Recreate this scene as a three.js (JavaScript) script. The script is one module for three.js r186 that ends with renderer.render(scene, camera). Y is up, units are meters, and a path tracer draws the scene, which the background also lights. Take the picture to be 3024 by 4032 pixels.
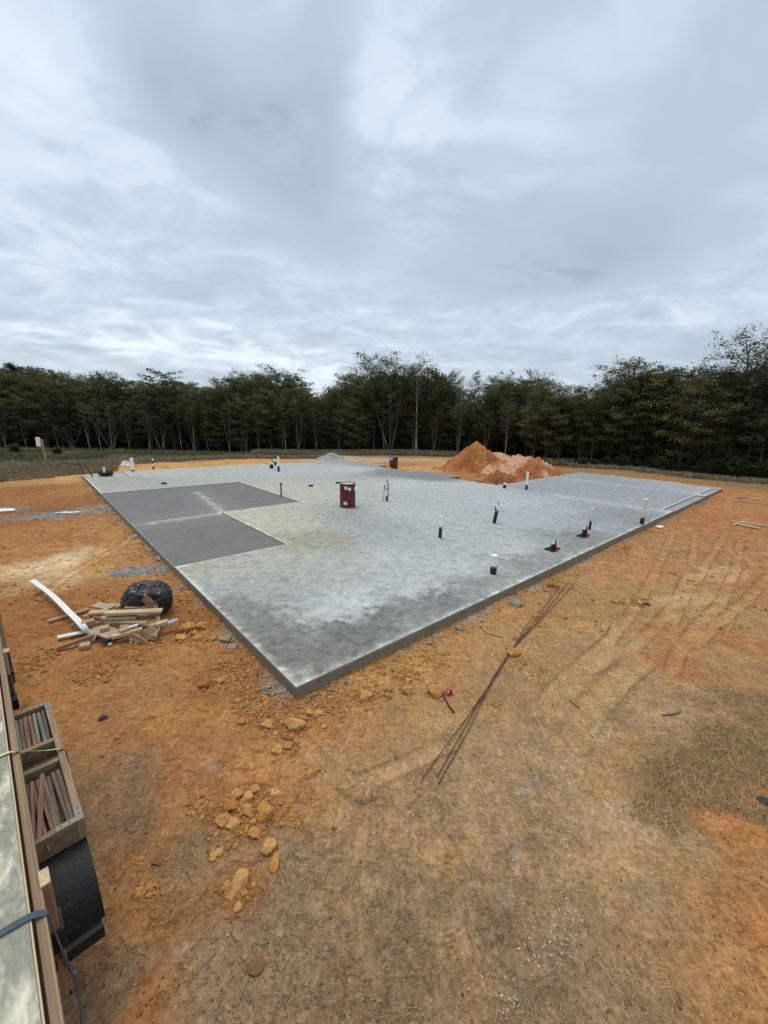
import * as THREE from 'three';
import { RoundedBoxGeometry } from 'three/addons/geometries/RoundedBoxGeometry.js';
import { mergeGeometries, mergeVertices } from 'three/addons/utils/BufferGeometryUtils.js';

// ------------------------------------------------------------------ camera, sky, sun, exposure
const scene = new THREE.Scene();
const camera = new THREE.PerspectiveCamera(103.8, 0.75, 0.05, 2500);
const CAM_H = 3.36, PITCH = 0.2266, ROLL = 0.02423, FOCAL = 1580.7;   // metres, radians, photo pixels
camera.position.set(0, CAM_H, 0);
camera.rotation.set(-PITCH, 0, ROLL, 'XYZ');
camera.updateMatrixWorld(true);
camera.updateProjectionMatrix();
const renderer = new THREE.WebGLRenderer({ antialias: true });
renderer.setSize(768, 1024);
renderer.toneMapping = THREE.LinearToneMapping;
renderer.toneMappingExposure = 1.06;
renderer.shadowMap.enabled = true;
const SUN_DIR = new THREE.Vector3(-0.2, 0.92, -0.22).normalize();
const sun = new THREE.DirectionalLight(0xfff3e2, 1.5);
sun.position.copy(SUN_DIR).multiplyScalar(120).add(new THREE.Vector3(0, 0, -18));
sun.target.position.set(0, 0, -18);
sun.castShadow = true;
sun.shadow.radius = 45;
sun.shadow.mapSize.set(2048, 2048);
Object.assign(sun.shadow.camera, { left: -50, right: 50, top: 45, bottom: -45, near: 1, far: 260 });
scene.add(sun, sun.target);

// ------------------------------------------------------------------ random numbers and noise
function rng(seed) { let a = seed >>> 0; return () => { a = (a + 0x6D2B79F5) | 0; let t = Math.imul(a ^ (a >>> 15), 1 | a); t = (t + Math.imul(t ^ (t >>> 7), 61 | t)) ^ t; return ((t ^ (t >>> 14)) >>> 0) / 4294967296; }; }
const perm = new Uint8Array(1024), gx = new Float32Array(256), gy = new Float32Array(256);
{ const r = rng(77), p = [...Array(256).keys()]; for (let i = 255; i > 0; i--) { const j = Math.floor(r() * (i + 1)); [p[i], p[j]] = [p[j], p[i]]; } for (let i = 0; i < 1024; i++) perm[i] = p[i & 255]; for (let i = 0; i < 256; i++) { const a = r() * 6.2832; gx[i] = Math.cos(a); gy[i] = Math.sin(a); } }
function noise(x, y) {                                                   // -1 .. 1
  const xi = Math.floor(x), yi = Math.floor(y), fx = x - xi, fy = y - yi, X = xi & 255, Y = yi & 255;
  const u = fx * fx * fx * (fx * (fx * 6 - 15) + 10), v = fy * fy * fy * (fy * (fy * 6 - 15) + 10);
  const a = perm[perm[X] + Y], b = perm[perm[X + 1] + Y], c = perm[perm[X] + Y + 1], d = perm[perm[X + 1] + Y + 1];
  const n0 = gx[a] * fx + gy[a] * fy, n1 = gx[b] * (fx - 1) + gy[b] * fy, n2 = gx[c] * fx + gy[c] * (fy - 1), n3 = gx[d] * (fx - 1) + gy[d] * (fy - 1);
  return (n0 + u * (n1 - n0) + v * (n2 - n0 + u * (n0 - n1 - n2 + n3))) * 1.5;
}
function fbm(x, y, o = 4, g = 0.5) { let s = 0, a = 1, t = 0; for (let i = 0; i < o; i++) { s += a * noise(x, y); t += a; a *= g; x = x * 2.03 + 17.3; y = y * 2.03 - 9.1; } return s / t; }
const noise3 = (x, y, z) => (noise(x + z * 0.7, y - z * 1.3) + noise(y * 1.1 + 31.7, z * 1.2 + x * 0.4) + noise(z + 71.3, x * 1.1 - y * 0.5)) / 2.2;
const clamp = (x, a = 0, b = 1) => Math.min(b, Math.max(a, x));
const smooth = (a, b, x) => { const t = clamp((x - a) / (b - a)); return t * t * (3 - 2 * t); };
const lerp = (a, b, t) => a + (b - a) * t;
const lin = (c) => { c /= 255; return c <= 0.04045 ? c / 12.92 : ((c + 0.055) / 1.055) ** 2.4; };
const srgb = (c) => 255 * (c <= 0.0031308 ? c * 12.92 : 1.055 * Math.max(c, 0) ** (1 / 2.4) - 0.055);

// ------------------------------------------------------------------ survey: where a point of the photograph (3024 x 4032) stands in the world
function ray(px, py) {
  const x = px - 1512, y = 2016 - py, c = Math.cos(ROLL), s = Math.sin(ROLL), cp = Math.cos(PITCH), sp = Math.sin(PITCH);
  const X = c * x - s * y, Y = s * x + c * y, Z = -FOCAL;
  return new THREE.Vector3(X, cp * Y + sp * Z, -sp * Y + cp * Z).normalize();
}
function P(px, py, h = 0) { const d = ray(px, py), t = (h - CAM_H) / d.y; return new THREE.Vector3(d.x * t, h, d.z * t); }   // on the level h
function topOf(px, py, base) { const d = ray(px, py); return CAM_H + d.y * Math.hypot(base.x, base.z) / Math.hypot(d.x, d.z); }   // height above ground of a point upright over base
function toPhoto(x, y, z) { const v = new THREE.Vector3(x, y, z).project(camera); return [(v.x + 1) * 1512, (1 - v.y) * 2016]; }
const depthOf = (p) => -p.clone().applyMatrix4(camera.matrixWorldInverse).z;
const metres = (px, p) => px / FOCAL * depthOf(p);
const V = 3024 / 1659;
const crop = (x0, y0, s) => (x, y) => [x0 + x / s, y0 + y / s];
const cA = crop(0, 2300, 2.074), cC = crop(700, 2300, 2.074), cD = crop(700, 2950, 2.074), cE = crop(1400, 2200, 1.659), cF = crop(2200, 2000, 2.0133), cG = crop(0, 1650, 1.659), cH = crop(1000, 1650, 1.659), cI = crop(1600, 1900, 2.074), cJ = crop(2200, 1750, 2.0133), cK = crop(1760, 1730, 3.0722), cL = crop(1020, 1760, 2.676), cM = crop(180, 2300, 3.0722), cN = crop(0, 1800, 2.074);

// ------------------------------------------------------------------ sky: a layer of broken overcast
{
  const W = 2048, H = 1024, data = new Float32Array(W * H * 4);
  const S = 3024 / 1659;
  // broad lighter and darker parts of the cloud sheet: place, size in degrees, strength
  const parts = [[370, 180, 5, 4.5, -.17], [560, 250, 5, 3, -.08], [620, 350, 7, 5, -.13], [695, 190, 4, 4, -.1], [480, 270, 4, 3, -.06], [860, 170, 5, 17, .10], [880, 310, 7, 6, .09], [60, 200, 10, 14, .08], [150, 330, 14, 6, .06], [250, 500, 16, 5, -.07], [60, 560, 14, 4, .06], [600, 610, 12, 3, .05], [820, 540, 12, 7, -.10], [1230, 570, 13, 6, -.13], [1000, 80, 8, 7, -.07], [1050, 200, 6, 6, .03], [1600, 130, 8, 10, -.05], [1330, 660, 16, 2.3, .14], [1200, 612, 8, 2, -.08], [1500, 620, 10, 2.5, -.05], [260, 742, 11, 1.1, .30], [170, 749, 2.4, .5, -.25], [380, 762, 4, .6, -.15], [470, 705, 3, .5, .18], [30, 735, 2, .5, .2], [60, 690, 10, 1.2, -.10], [300, 690, 9, 1.5, .05], [700, 700, 15, 2.5, .06], [900, 720, 7, 1, -.06], [620, 770, 10, 2, .10], [1250, 760, 16, 3, -.02], [1590, 755, 6, 2, -.08], [700, 820, 10, 3, .10], [450, 640, 16, 2, -.06], [1450, 350, 14, 8, -.02]].map(([x, y, a, b, k]) => { const d = ray(x * S, y * S); return [Math.atan2(d.x, -d.z), Math.asin(d.y), a / 57.3, b / 57.3, k]; });
  for (let j = 0; j < H; j++) {
    const el = ((j + 0.5) / H - 0.5) * Math.PI, cy = Math.sin(el), ch = Math.cos(el);
    for (let i = 0; i < W; i++) {
      const az = ((i + 0.5) / W - 0.5) * 2 * Math.PI, dx = Math.cos(az) * ch, dz = Math.sin(az) * ch, o = (j * W + i) * 4;
      let r, g, b;
      if (cy < 0) { r = 0.17; g = 0.14; b = 0.1; }
      else {
        const k = 1 / (cy + 0.13), x = dx * k, z = dz * k;
        const w1 = fbm(x * 1.1 + 5, z * 1.1, 3), w2 = fbm(x * 1.1 - 8, z * 1.1 + 3, 3);
        const n0 = fbm(x * 0.9 + w1 * 0.5 + 2.2, z * 1.2 + w2 * 0.5 + 1.1, 4, 0.5), n1 = fbm(x * 3.2 + w2 * 1.1 + 12, z * 3.8 + w1 * 1.1 + 4, 6, 0.56), puff = smooth(-.15, .45, n1) - .42; const n = 0.55 * n0 + 0.28 * n1 + 0.36 * puff;
        const fine = fbm(x * 9 + w2 * 3, z * 10 + w1 * 3, 4, 0.55);
        let L = 0.685 + 0.21 * n + 0.07 * fine * (0.5 + 0.5 * smooth(0.6, 0.1, cy));
        const a0 = Math.atan2(dx, -dz);
        for (const [pa, pe, sa, se, kk] of parts) {
          const u = (a0 - pa) * ch / sa, v = (el - pe) / se, q = u * u + v * v;
          if (q < 9) L += 1.15 * kk * Math.exp(-q) * (1 + 1.8 * n + 0.5 * fine + 0.6 * w1);
        }
        const cap = lerp(0.76, 0.92, Math.exp(-(((el - .14) / .1) ** 2))); if (L > cap) L = cap + (L - cap) * 0.35;
        L *= lerp(0.98, 1.4, smooth(0.6, 1.0, cy));                     // overcast: brightest overhead
        L = clamp(L, 0.38, 1.3);
        const t = clamp((L - 0.47) / 0.45);                                // thick cloud is bluer, thin cloud is whiter
        r = L * lerp(0.80, 0.895, t); g = L * lerp(0.98, 1.0, t); b = L * lerp(1.18, 1.115, t);
        const hz = Math.exp(-cy * 9); r = lerp(r, L * 0.92, hz * 0.5); g = lerp(g, L * 1.03, hz * 0.5); b = lerp(b, L * 1.1, hz * 0.5);
      }
      data[o] = r; data[o + 1] = g; data[o + 2] = b; data[o + 3] = 1;
    }
  }
  const sky = new THREE.DataTexture(data, W, H, THREE.RGBAFormat, THREE.FloatType);
  sky.mapping = THREE.EquirectangularReflectionMapping; sky.magFilter = THREE.LinearFilter; sky.minFilter = THREE.LinearFilter; sky.needsUpdate = true;
  scene.background = sky; scene.environment = sky;
}

// ------------------------------------------------------------------ builders
const used = new Map();
function numbered(name) { const n = used.get(name) ?? 0; used.set(name, n + 1); return n ? `${name}_${String(n).padStart(3, '0')}` : name; }
function tag(o, label, category, group, kind) { if (label) o.userData.label = label; if (category) o.userData.category = category; if (group) o.userData.group = group; if (kind) o.userData.kind = kind; return o; }
function mesh(name, geometry, material, parent = scene) {
  const m = new THREE.Mesh(geometry, material); m.name = parent === scene ? numbered(name) : childName(parent, name); m.castShadow = m.receiveShadow = true; parent.add(m); return m;
}
function childName(parent, name) { const n = parent.children.filter((c) => c.name === name || c.name.startsWith(name + '_0')).length; return n ? `${name}_${String(n).padStart(3, '0')}` : name; }
function thing(name, label, category, position = [0, 0, 0], turn = 0, group) {
  const o = new THREE.Group(); o.name = numbered(name); o.position.set(...position); o.rotation.y = turn; scene.add(o); return tag(o, label, category, group);
}
const arr = (v) => [v.x, v.y, v.z];
function rawGeo(pos, idx, col, uv) {
  const g = new THREE.BufferGeometry();
  g.setAttribute('position', new THREE.Float32BufferAttribute(pos, 3));
  if (col) g.setAttribute('color', new THREE.Float32BufferAttribute(col, 3));
  if (uv) g.setAttribute('uv', new THREE.Float32BufferAttribute(uv, 2));
  if (idx) g.setIndex(idx);
  g.computeVertexNormals(); return g;
}
const box = (l, h, w, r = 0.003) => new RoundedBoxGeometry(l, h, w, 1, Math.min(r, l / 3, h / 3, w / 3));
const boxAt = (l, h, w, x, y, z, r) => box(l, h, w, r).translate(x, y, z);
const cyl = (r0, r1, h, n = 20) => new THREE.CylinderGeometry(r1, r0, h, n).translate(0, h / 2, 0);
function tube(points, radius, seg = 24, rad = 7) { return new THREE.TubeGeometry(new THREE.CatmullRomCurve3(points.map((p) => p.isVector3 ? p : new THREE.Vector3(...p))), seg, radius, rad, false); }
function ribbon(points, width, thick, side) {                             // a flat strap along a path; side = direction of its width
  const c = new THREE.CatmullRomCurve3(points.map((p) => new THREE.Vector3(...p))), n = points.length * 6, pos = [], idx = [], uv = [];
  const s = new THREE.Vector3(...side).normalize();
  for (let i = 0; i <= n; i++) {
    const p = c.getPoint(i / n), t = c.getTangent(i / n), w = s.clone().addScaledVector(t, -s.dot(t)).normalize(), up = new THREE.Vector3().crossVectors(w, t).normalize();
    for (const [a, b] of [[-1, -1], [1, -1], [1, 1], [-1, 1]]) { const q = p.clone().addScaledVector(w, a * width / 2).addScaledVector(up, b * thick / 2); pos.push(q.x, q.y, q.z); uv.push(i / n * 4, a); }
    if (i) { const k = i * 4, m = k - 4; for (let e = 0; e < 4; e++) { const f = (e + 1) % 4; idx.push(m + e, k + e, k + f, m + e, k + f, m + f); } }
  }
  idx.push(0, 1, 2, 0, 2, 3, n * 4, n * 4 + 2, n * 4 + 1, n * 4, n * 4 + 3, n * 4 + 2);
  return rawGeo(pos, idx, null, uv).toNonIndexed();
}
function flatten(g) { const q = g.toNonIndexed(); q.computeVertexNormals(); return q; }
function texture(W, H, f, { color = true, repeat } = {}) {
  const d = new Uint8Array(W * H * 4);
  for (let j = 0; j < H; j++) for (let i = 0; i < W; i++) { const c = f((i + 0.5) / W, (j + 0.5) / H, i, j), o = (j * W + i) * 4; if (c.length) { d[o] = clamp(c[0], 0, 255); d[o + 1] = clamp(c[1], 0, 255); d[o + 2] = clamp(c[2], 0, 255); } else d[o] = d[o + 1] = d[o + 2] = clamp(c, 0, 255); d[o + 3] = 255; }
  const t = new THREE.DataTexture(d, W, H, THREE.RGBAFormat); t.magFilter = t.minFilter = THREE.LinearFilter; t.wrapS = t.wrapT = THREE.RepeatWrapping; if (color) t.colorSpace = THREE.SRGBColorSpace; if (repeat) t.repeat.set(...repeat); t.needsUpdate = true; return t;
}
const soilM = (o) => new THREE.MeshPhysicalMaterial({ roughness: 1, specularIntensity: .25, ...o });
const std = (o) => new THREE.MeshStandardMaterial({ roughness: 0.85, metalness: 0, ...o });
const rgb = (r, g, b) => new THREE.Color().setRGB(r, g, b);

// materials
function woodTex(base, seed, rough = 1) {
  return texture(512, 128, (u, v) => { const g = fbm(u * 3 + seed, v * 26 + seed * 3 + 2.2 * fbm(u * 2 + seed, v * 3, 2), 3), f = noise(u * 40 + seed, v * 90), s = fbm(u * 4 + seed * 7, v * 2.5, 3), k = 1 + 0.24 * g * rough + 0.09 * f + 0.2 * s * rough; return base.map((c, i) => c * (k + (i - 1) * 0.02 * s)); });
}
const WOOD = [[176, 150, 116], [160, 130, 98], [190, 168, 134], [150, 112, 84], [168, 146, 120], [128, 100, 74], [186, 158, 112]].map((c, i) => { const t = woodTex(c, i * 5.3 + 1); return std({ map: t, bumpMap: t, bumpScale: 0.002, roughness: 0.85 }); });
const TRAILWOOD = [[139, 116, 90], [122, 104, 82], [88, 72, 58]].map((c, i) => { const t = woodTex(c, i * 3.1 + 40, 1.3); return std({ map: t, bumpMap: t, bumpScale: 0.002, roughness: 0.88 }); });
const PAINTWOOD = std({ map: texture(1024, 64, (u, v) => { const m = fbm(u * 60, v * 4, 4) + (v > 0.82 || v < 0.07 ? 0.35 : 0), q = smooth(0.42, 0.6, m); const k = 1 + 0.05 * noise(u * 90, v * 8); return [lerp(228, 96, q) * k, lerp(229, 94, q) * k, lerp(226, 92, q) * k]; }), roughness: 0.7 });
const PVC = std({ map: texture(128, 128, (u, v) => { const m = smooth(0.2, 0.75, fbm(u * 5 + 3, v * 4, 4)); return [lerp(242, 196, m), lerp(243, 194, m), lerp(242, 188, m)]; }), roughness: 0.45 });
const PVCOLD = std({ map: texture(128, 128, (u, v) => { const m = smooth(-0.1, 0.5, fbm(u * 5 + 13, v * 3, 4)); return [lerp(228, 176, m), lerp(222, 164, m), lerp(206, 142, m)]; }), roughness: 0.5 });
const BLACKWRAP = std({ map: texture(128, 128, (u, v) => { const m = smooth(0.15, 0.6, fbm(u * 6 + 9, v * 7, 4)); return [lerp(18, 56, m), lerp(19, 57, m), lerp(20, 58, m)]; }), bumpMap: texture(64, 64, (u, v) => 128 + 110 * fbm(u * 6, v * 9, 3), { color: false }), bumpScale: 0.006, roughness: 0.5 });
const TAPE = std({ color: rgb(0.2, 0.21, 0.21), roughness: 0.4, metalness: 0.3 });
const DARKSTEEL = std({ color: rgb(0.035, 0.033, 0.033), roughness: 0.5, metalness: 0.4 });
const RUST = std({ map: texture(256, 64, (u, v) => { const m = fbm(u * 12, v * 6, 4), q = smooth(-0.3, 0.4, m); return [lerp(58, 118, q), lerp(46, 78, q), lerp(40, 55, q)]; }), roughness: 0.85, metalness: 0.2 });
const BLACKPAINT = std({ map: texture(512, 256, (u, v) => { const a = fbm(u * 24, v * 14, 4), b = noise(u * 90, v * 60), d = smooth(0.2, 0.55, a + 0.3 * b); const k = 15 + 11 * fbm(u * 5, v * 4, 4) + 7 * a; return [lerp(k, 92, d * 0.7), lerp(k + 1, 78, d * 0.7), lerp(k + 3, 66, d * 0.7)]; }), roughness: 0.55, metalness: 0.1 });
const RUBBER = std({ color: rgb(0.02, 0.02, 0.02), roughness: 0.8 });
const RED = std({ color: rgb(0.5, 0.02, 0.025), roughness: 0.55 });
const CARD = std({ map: texture(256, 256, (u, v) => { const k = 1 + 0.12 * fbm(u * 5, v * 5, 4) + 0.05 * noise(u * 120, v * 4); return [158 * k, 132 * k, 100 * k]; }), roughness: 0.95, side: THREE.DoubleSide });
const WHITEPLASTIC = std({ color: rgb(0.84, 0.85, 0.86), roughness: 0.5 });

// ------------------------------------------------------------------ the slab's own frame: u along its front edge, v along its left edge
const SLAB_H = 0.16, SLAB_O = P(1165.4, 2707.5, SLAB_H), SLAB_A = 41.88 * Math.PI / 180, UX = Math.cos(SLAB_A), UZ = -Math.sin(SLAB_A);   // u = (UX, UZ), v = (UZ, -UX)
const toUV = (x, z) => { const a = x - SLAB_O.x, b = z - SLAB_O.z; return [a * UX + b * UZ, a * UZ - b * UX]; };
const fromUV = (u, v, y = 0) => new THREE.Vector3(SLAB_O.x + u * UX + v * UZ, y, SLAB_O.z + u * UZ - v * UX);
const pUV = (px, py, h = SLAB_H) => { const p = P(px, py, h); return toUV(p.x, p.z); };
const MAIN = [[0, 0], [16.5, 0], [16.5, .34], [21.8, .34], [21.8, 0], [22.4, 0], [22.4, .34], [25.25, .34], [25.25, 0], [25.95, 0], [25.95, 1.95], [26.35, 1.95], [26.35, 5.75], [25.95, 5.75], [25.95, 7.6], [16.05, 7.6], [16.05, 10.98], [17.2, 10.98], [17.2, 14.1], [16.2, 14.1], [16.2, 17.6], [16.82, 17.6], [16.82, 22.0], [10.2, 22.0], [10.2, 22.6], [1.88, 22.6], [1.88, 20.6], [0, 20.6], [0, 15.72], [5.69, 15.72], [5.69, 9.7], [2.65, 9.7], [2.65, 5.2], [0, 5.2]];
const OUTER = [[0, 0], [25.95, 0], [25.95, 1.95], [26.35, 1.95], [26.35, 5.75], [25.95, 5.75], [25.95, 7.6], [16.05, 7.6], [16.05, 10.98], [17.2, 10.98], [17.2, 14.1], [16.2, 14.1], [16.2, 17.6], [17.3, 17.6], [17.3, 18.4], [16.82, 18.4], [16.82, 22.0], [10.2, 22.0], [10.2, 22.6], [0, 22.6]];
function polyDist(poly, u, v) {                                           // signed distance, negative inside
  let d = 1e9, inside = false;
  for (let i = 0, j = poly.length - 1; i < poly.length; j = i++) {
    const [ax, ay] = poly[i], [bx, by] = poly[j], ex = bx - ax, ey = by - ay, t = clamp(((u - ax) * ex + (v - ay) * ey) / (ex * ex + ey * ey));
    d = Math.min(d, Math.hypot(u - ax - ex * t, v - ay - ey * t));
    if ((ay > v) !== (by > v) && u < ex * (v - ay) / ey + ax) inside = !inside;
  }
  return inside ? -d : d;
}
class Field {                                                            // a smooth function kept on a grid
  constructor(x0, z0, x1, z1, step, n, f) { Object.assign(this, { x0, z0, step, n, w: Math.ceil((x1 - x0) / step) + 2, h: Math.ceil((z1 - z0) / step) + 2 }); this.d = new Float32Array(this.w * this.h * n); for (let j = 0; j < this.h; j++) for (let i = 0; i < this.w; i++) { const r = f(x0 + i * step, z0 + j * step); if (n === 1) this.d[j * this.w + i] = r; else for (let k = 0; k < n; k++) this.d[(j * this.w + i) * n + k] = r[k]; } }
  at(x, z, k = 0) { const fx = clamp((x - this.x0) / this.step, 0, this.w - 1.001), fz = clamp((z - this.z0) / this.step, 0, this.h - 1.001), i = fx | 0, j = fz | 0, a = fx - i, b = fz - j, n = this.n, o = (j * this.w + i) * n + k, q = this.w * n, d = this.d; return (d[o] * (1 - a) + d[o + n] * a) * (1 - b) + (d[o + q] * (1 - a) + d[o + q + n] * a) * b; }
}
function shepard(pts, n) {                                               // pts: [x, z, values...]
  return (x, z) => { let W = 0; const s = new Float64Array(n); for (const p of pts) { const dx = x - p[0], dz = z - p[1], q = dx * dx + dz * dz + 0.003, w = 1 / (q * q); W += w; for (let k = 0; k < n; k++) s[k] += w * p[2 + k]; } for (let k = 0; k < n; k++) s[k] /= W; return s; };
}

// ------------------------------------------------------------------ ground: orange clay and tan sandy soil
const O = [178, 116, 62], Od = [158, 100, 52], T = [154, 122, 84], Tg = [138, 115, 85], Y = [186, 132, 72], PA = [196, 172, 134], R = [176, 112, 66], GR = [92, 88, 56], DRY = [142, 120, 84], OR = [214, 154, 92], GV = [176, 166, 150], FF = [46, 40, 30];
const soil = [
  [20, 1120, Od], [80, 1060, Od], [150, 1060, O], [190, 1080, Od], [60, 1160, O], [180, 1160, O], [250, 1150, Y], [110, 1215, PA], [130, 1245, [186, 152, 108]], [40, 1200, O], [220, 1220, Y], [300, 1210, O], [20, 1290, Od], [200, 1290, Od], [330, 1280, O], [60, 1350, Od], [100, 1420, O], [250, 1420, Od], [380, 1340, Od], [40, 1500, O], [160, 1480, O], [300, 1480, [170, 116, 66]], [430, 1400, O], [480, 1470, Od], [120, 1600, O], [220, 1560, [160, 112, 68]], [340, 1560, O], [480, 1560, O], [560, 1500, Od], [620, 1540, Od], [220, 1640, [148, 108, 70]], [170, 1690, [130, 100, 70]], [280, 1680, [128, 101, 72]], [260, 1780, [126, 100, 72]], [380, 1660, R], [450, 1620, R], [560, 1640, [188, 124, 68]], [590, 1700, O], [520, 1740, Od], [640, 1730, [176, 118, 66]], [380, 1740, [150, 106, 64]], [700, 1640, T], [760, 1570, [166, 120, 74]], [680, 1580, O], [700, 1510, O], [800, 1460, Y], [900, 1430, Y], [860, 1530, [164, 122, 76]], [960, 1480, [162, 120, 74]], [1000, 1380, [172, 126, 76]], [1080, 1330, [172, 126, 76]],
  [420, 1850, Tg], [330, 1850, [146, 104, 64]], [280, 1900, [150, 104, 62]], [400, 1930, [150, 108, 68]], [500, 1860, [146, 112, 76]], [520, 1920, Od], [330, 1980, [158, 100, 52]], [400, 2060, Tg], [300, 2080, Tg], [330, 2110, R], [240, 2160, [130, 104, 76]], [290, 2185, Od], [500, 2000, Tg], [620, 1850, Tg], [640, 1980, Tg], [600, 2120, Tg], [450, 2180, Tg], [750, 1800, T], [800, 1700, [150, 119, 82]], [760, 1920, [140, 116, 84]], [800, 2050, [137, 113, 82]], [800, 2180, [133, 108, 78]], [950, 1980, [140, 115, 82]], [950, 2150, [136, 110, 78]], [950, 1800, [150, 121, 84]], [1000, 1700, [152, 124, 88]], [900, 1650, T], [1000, 1570, [150, 122, 84]], [1100, 1500, [152, 122, 82]], [1130, 1620, [152, 124, 88]], [1150, 1750, [148, 120, 84]], [1120, 1880, [146, 118, 84]], [1100, 2050, [138, 113, 82]], [1120, 2180, [133, 109, 80]], [1250, 1950, [144, 118, 84]], [1250, 2100, [136, 112, 82]], [1230, 1800, [150, 122, 86]], [1250, 1680, [156, 128, 92]], [1330, 1600, [150, 122, 82]], [1300, 1700, [160, 122, 76]], [1350, 1760, [158, 132, 98]], [1400, 1900, [152, 126, 90]], [1400, 2050, [146, 116, 78]], [1380, 2180, [138, 112, 80]], [1500, 1960, [166, 122, 76]], [1520, 2100, [166, 120, 72]], [1600, 2180, [172, 118, 64]], [1640, 2000, [192, 116, 58]], [1600, 1880, [180, 118, 64]], [1560, 1780, [188, 118, 62]], [1640, 1760, [196, 124, 64]], [1480, 1820, [150, 124, 86]], [1500, 1680, [112, 88, 60]], [1600, 1620, [112, 88, 58]], [1450, 1720, [122, 96, 64]], [1640, 1540, [140, 112, 74]], [1600, 1480, [158, 116, 76]], [1500, 1500, [158, 130, 94]], [1420, 1560, [154, 126, 88]], [1400, 1460, [156, 126, 86]], [1300, 1480, [154, 124, 84]], [1250, 1400, [156, 124, 82]], [1150, 1400, [160, 124, 80]], [1350, 1380, [158, 126, 84]], [1450, 1440, R], [1440, 1380, [172, 118, 70]], [1560, 1420, [156, 120, 78]], [1640, 1400, [168, 112, 64]], [1580, 1340, [164, 124, 78]], [1480, 1300, [162, 124, 78]], [1350, 1300, [158, 122, 78]], [1250, 1310, [160, 122, 76]], [1200, 1330, [168, 122, 72]], [1400, 1220, [176, 124, 74]], [1300, 1230, [174, 124, 76]], [1500, 1210, [166, 122, 80]], [1620, 1250, [164, 114, 70]], [1560, 1140, [180, 116, 66]], [1450, 1130, [182, 120, 72]], [1500, 1100, [184, 118, 66]], [1640, 1180, [170, 120, 76]], [1640, 1100, [182, 120, 70]], [1590, 1065, [190, 122, 70]],  // includes soil darkened under the straw mat, painting its shaded gaps
  [40, 985, GR], [200, 982, GR], [330, 978, GR], [460, 984, [112, 98, 66]], [560, 985, [128, 110, 76]], [30, 1012, DRY], [130, 1018, DRY], [220, 1003, DRY], [330, 992, [128, 112, 78]], [430, 992, DRY], [60, 1035, [176, 128, 78]], [160, 1030, OR], [260, 1014, OR], [360, 1005, OR], [480, 1000, OR], [600, 993, OR], [660, 990, [200, 160, 112]], [560, 997, OR], [760, 985, GV], [700, 988, GV], [820, 985, [186, 168, 136]], [800, 992, [190, 160, 120]], [900, 990, [200, 162, 112]], [930, 1010, OR], [880, 1003, [176, 128, 80]], [1000, 1000, OR], [1000, 1030, O], [1080, 1045, Od], [1040, 1030, O], [1200, 1010, O], [1250, 1018, DRY], [1350, 1022, [150, 122, 80]], [1450, 1030, [150, 118, 76]], [1550, 1045, [150, 116, 74]], [1640, 1052, [130, 112, 70]], [1400, 1033, O], [1520, 1050, O], [950, 982, DRY], [860, 980, DRY],
].map(([x, y, c]) => { const p = P(x * V, y * V); return [p.x, p.z, ...c]; });
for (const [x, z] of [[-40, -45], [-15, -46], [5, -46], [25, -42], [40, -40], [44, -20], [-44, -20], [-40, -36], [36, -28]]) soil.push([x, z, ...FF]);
for (const [x, z, c] of [[-3, 2, Tg], [3, 2, Tg], [-3, 8, Tg], [3, 8, Tg], [-12, 0, T], [14, -2, T], [20, -8, O], [-20, -8, O], [0, -1.2, [128, 102, 74]], [-2.4, -1.6, [128, 102, 74]]]) soil.push([x, z, ...c]);
const RX = [-46, 46], RZ = [-50, 12];
const soilField = new Field(RX[0], RZ[0], RX[1], RZ[1], 0.12, 3, shepard(soil, 3));
const slabField = new Field(RX[0], RZ[0], RX[1], RZ[1], 0.1, 1, (x, z) => polyDist(OUTER, ...toUV(x, z)));
// spots of grey aggregate, pale lime dust and puddle mud: place, size, turn, kind
const spots = [[250, 1095, 1.6, .75, .35, 'g'], [150, 1108, 1.5, .32, .2, 'g'], [60, 1118, 1.6, .35, .1, 'g'], [15, 1100, .7, .5, 0, 'g'], [110, 1100, 1.1, .25, .2, 'd'], [305, 1232, .8, .36, .2, 'g'], [262, 1238, .3, .2, 0, 'd'], [30, 1278, 1.1, .26, .3, 'p'], [120, 1222, .8, .8, .4, 'p'], [450, 1650, .2, .05, -.5, 'g'], [1480, 1295, 1.2, .3, .3, 'p'], [1350, 1070, 1.5, .4, .2, 'p'], [1410, 1098, 2.2, .5, .2, 'w'], [1330, 1075, 1, .3, .2, 'w'], [1115, 1845, .22, .05, 1.1, 'g'], [1090, 1930, .12, .06, 1.0, 'g'], [1140, 1700, .2, .1, .8, 'g'], [1300, 1580, .3, .1, .8, 'p'], [740, 980, 4, 1.6, 0, 'g'], [675, 985, 3, .9, 0, 'g'], [590, 1705, .08, .04, 0, 'w'], [655, 1745, .06, .04, 0, 'g'], [1560, 1240, 1.2, .5, .5, 'p']].map(([x, y, a, b, r, k]) => { const p = P(x * V, y * V); return [p.x, p.z, a, b, r, k]; });
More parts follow.
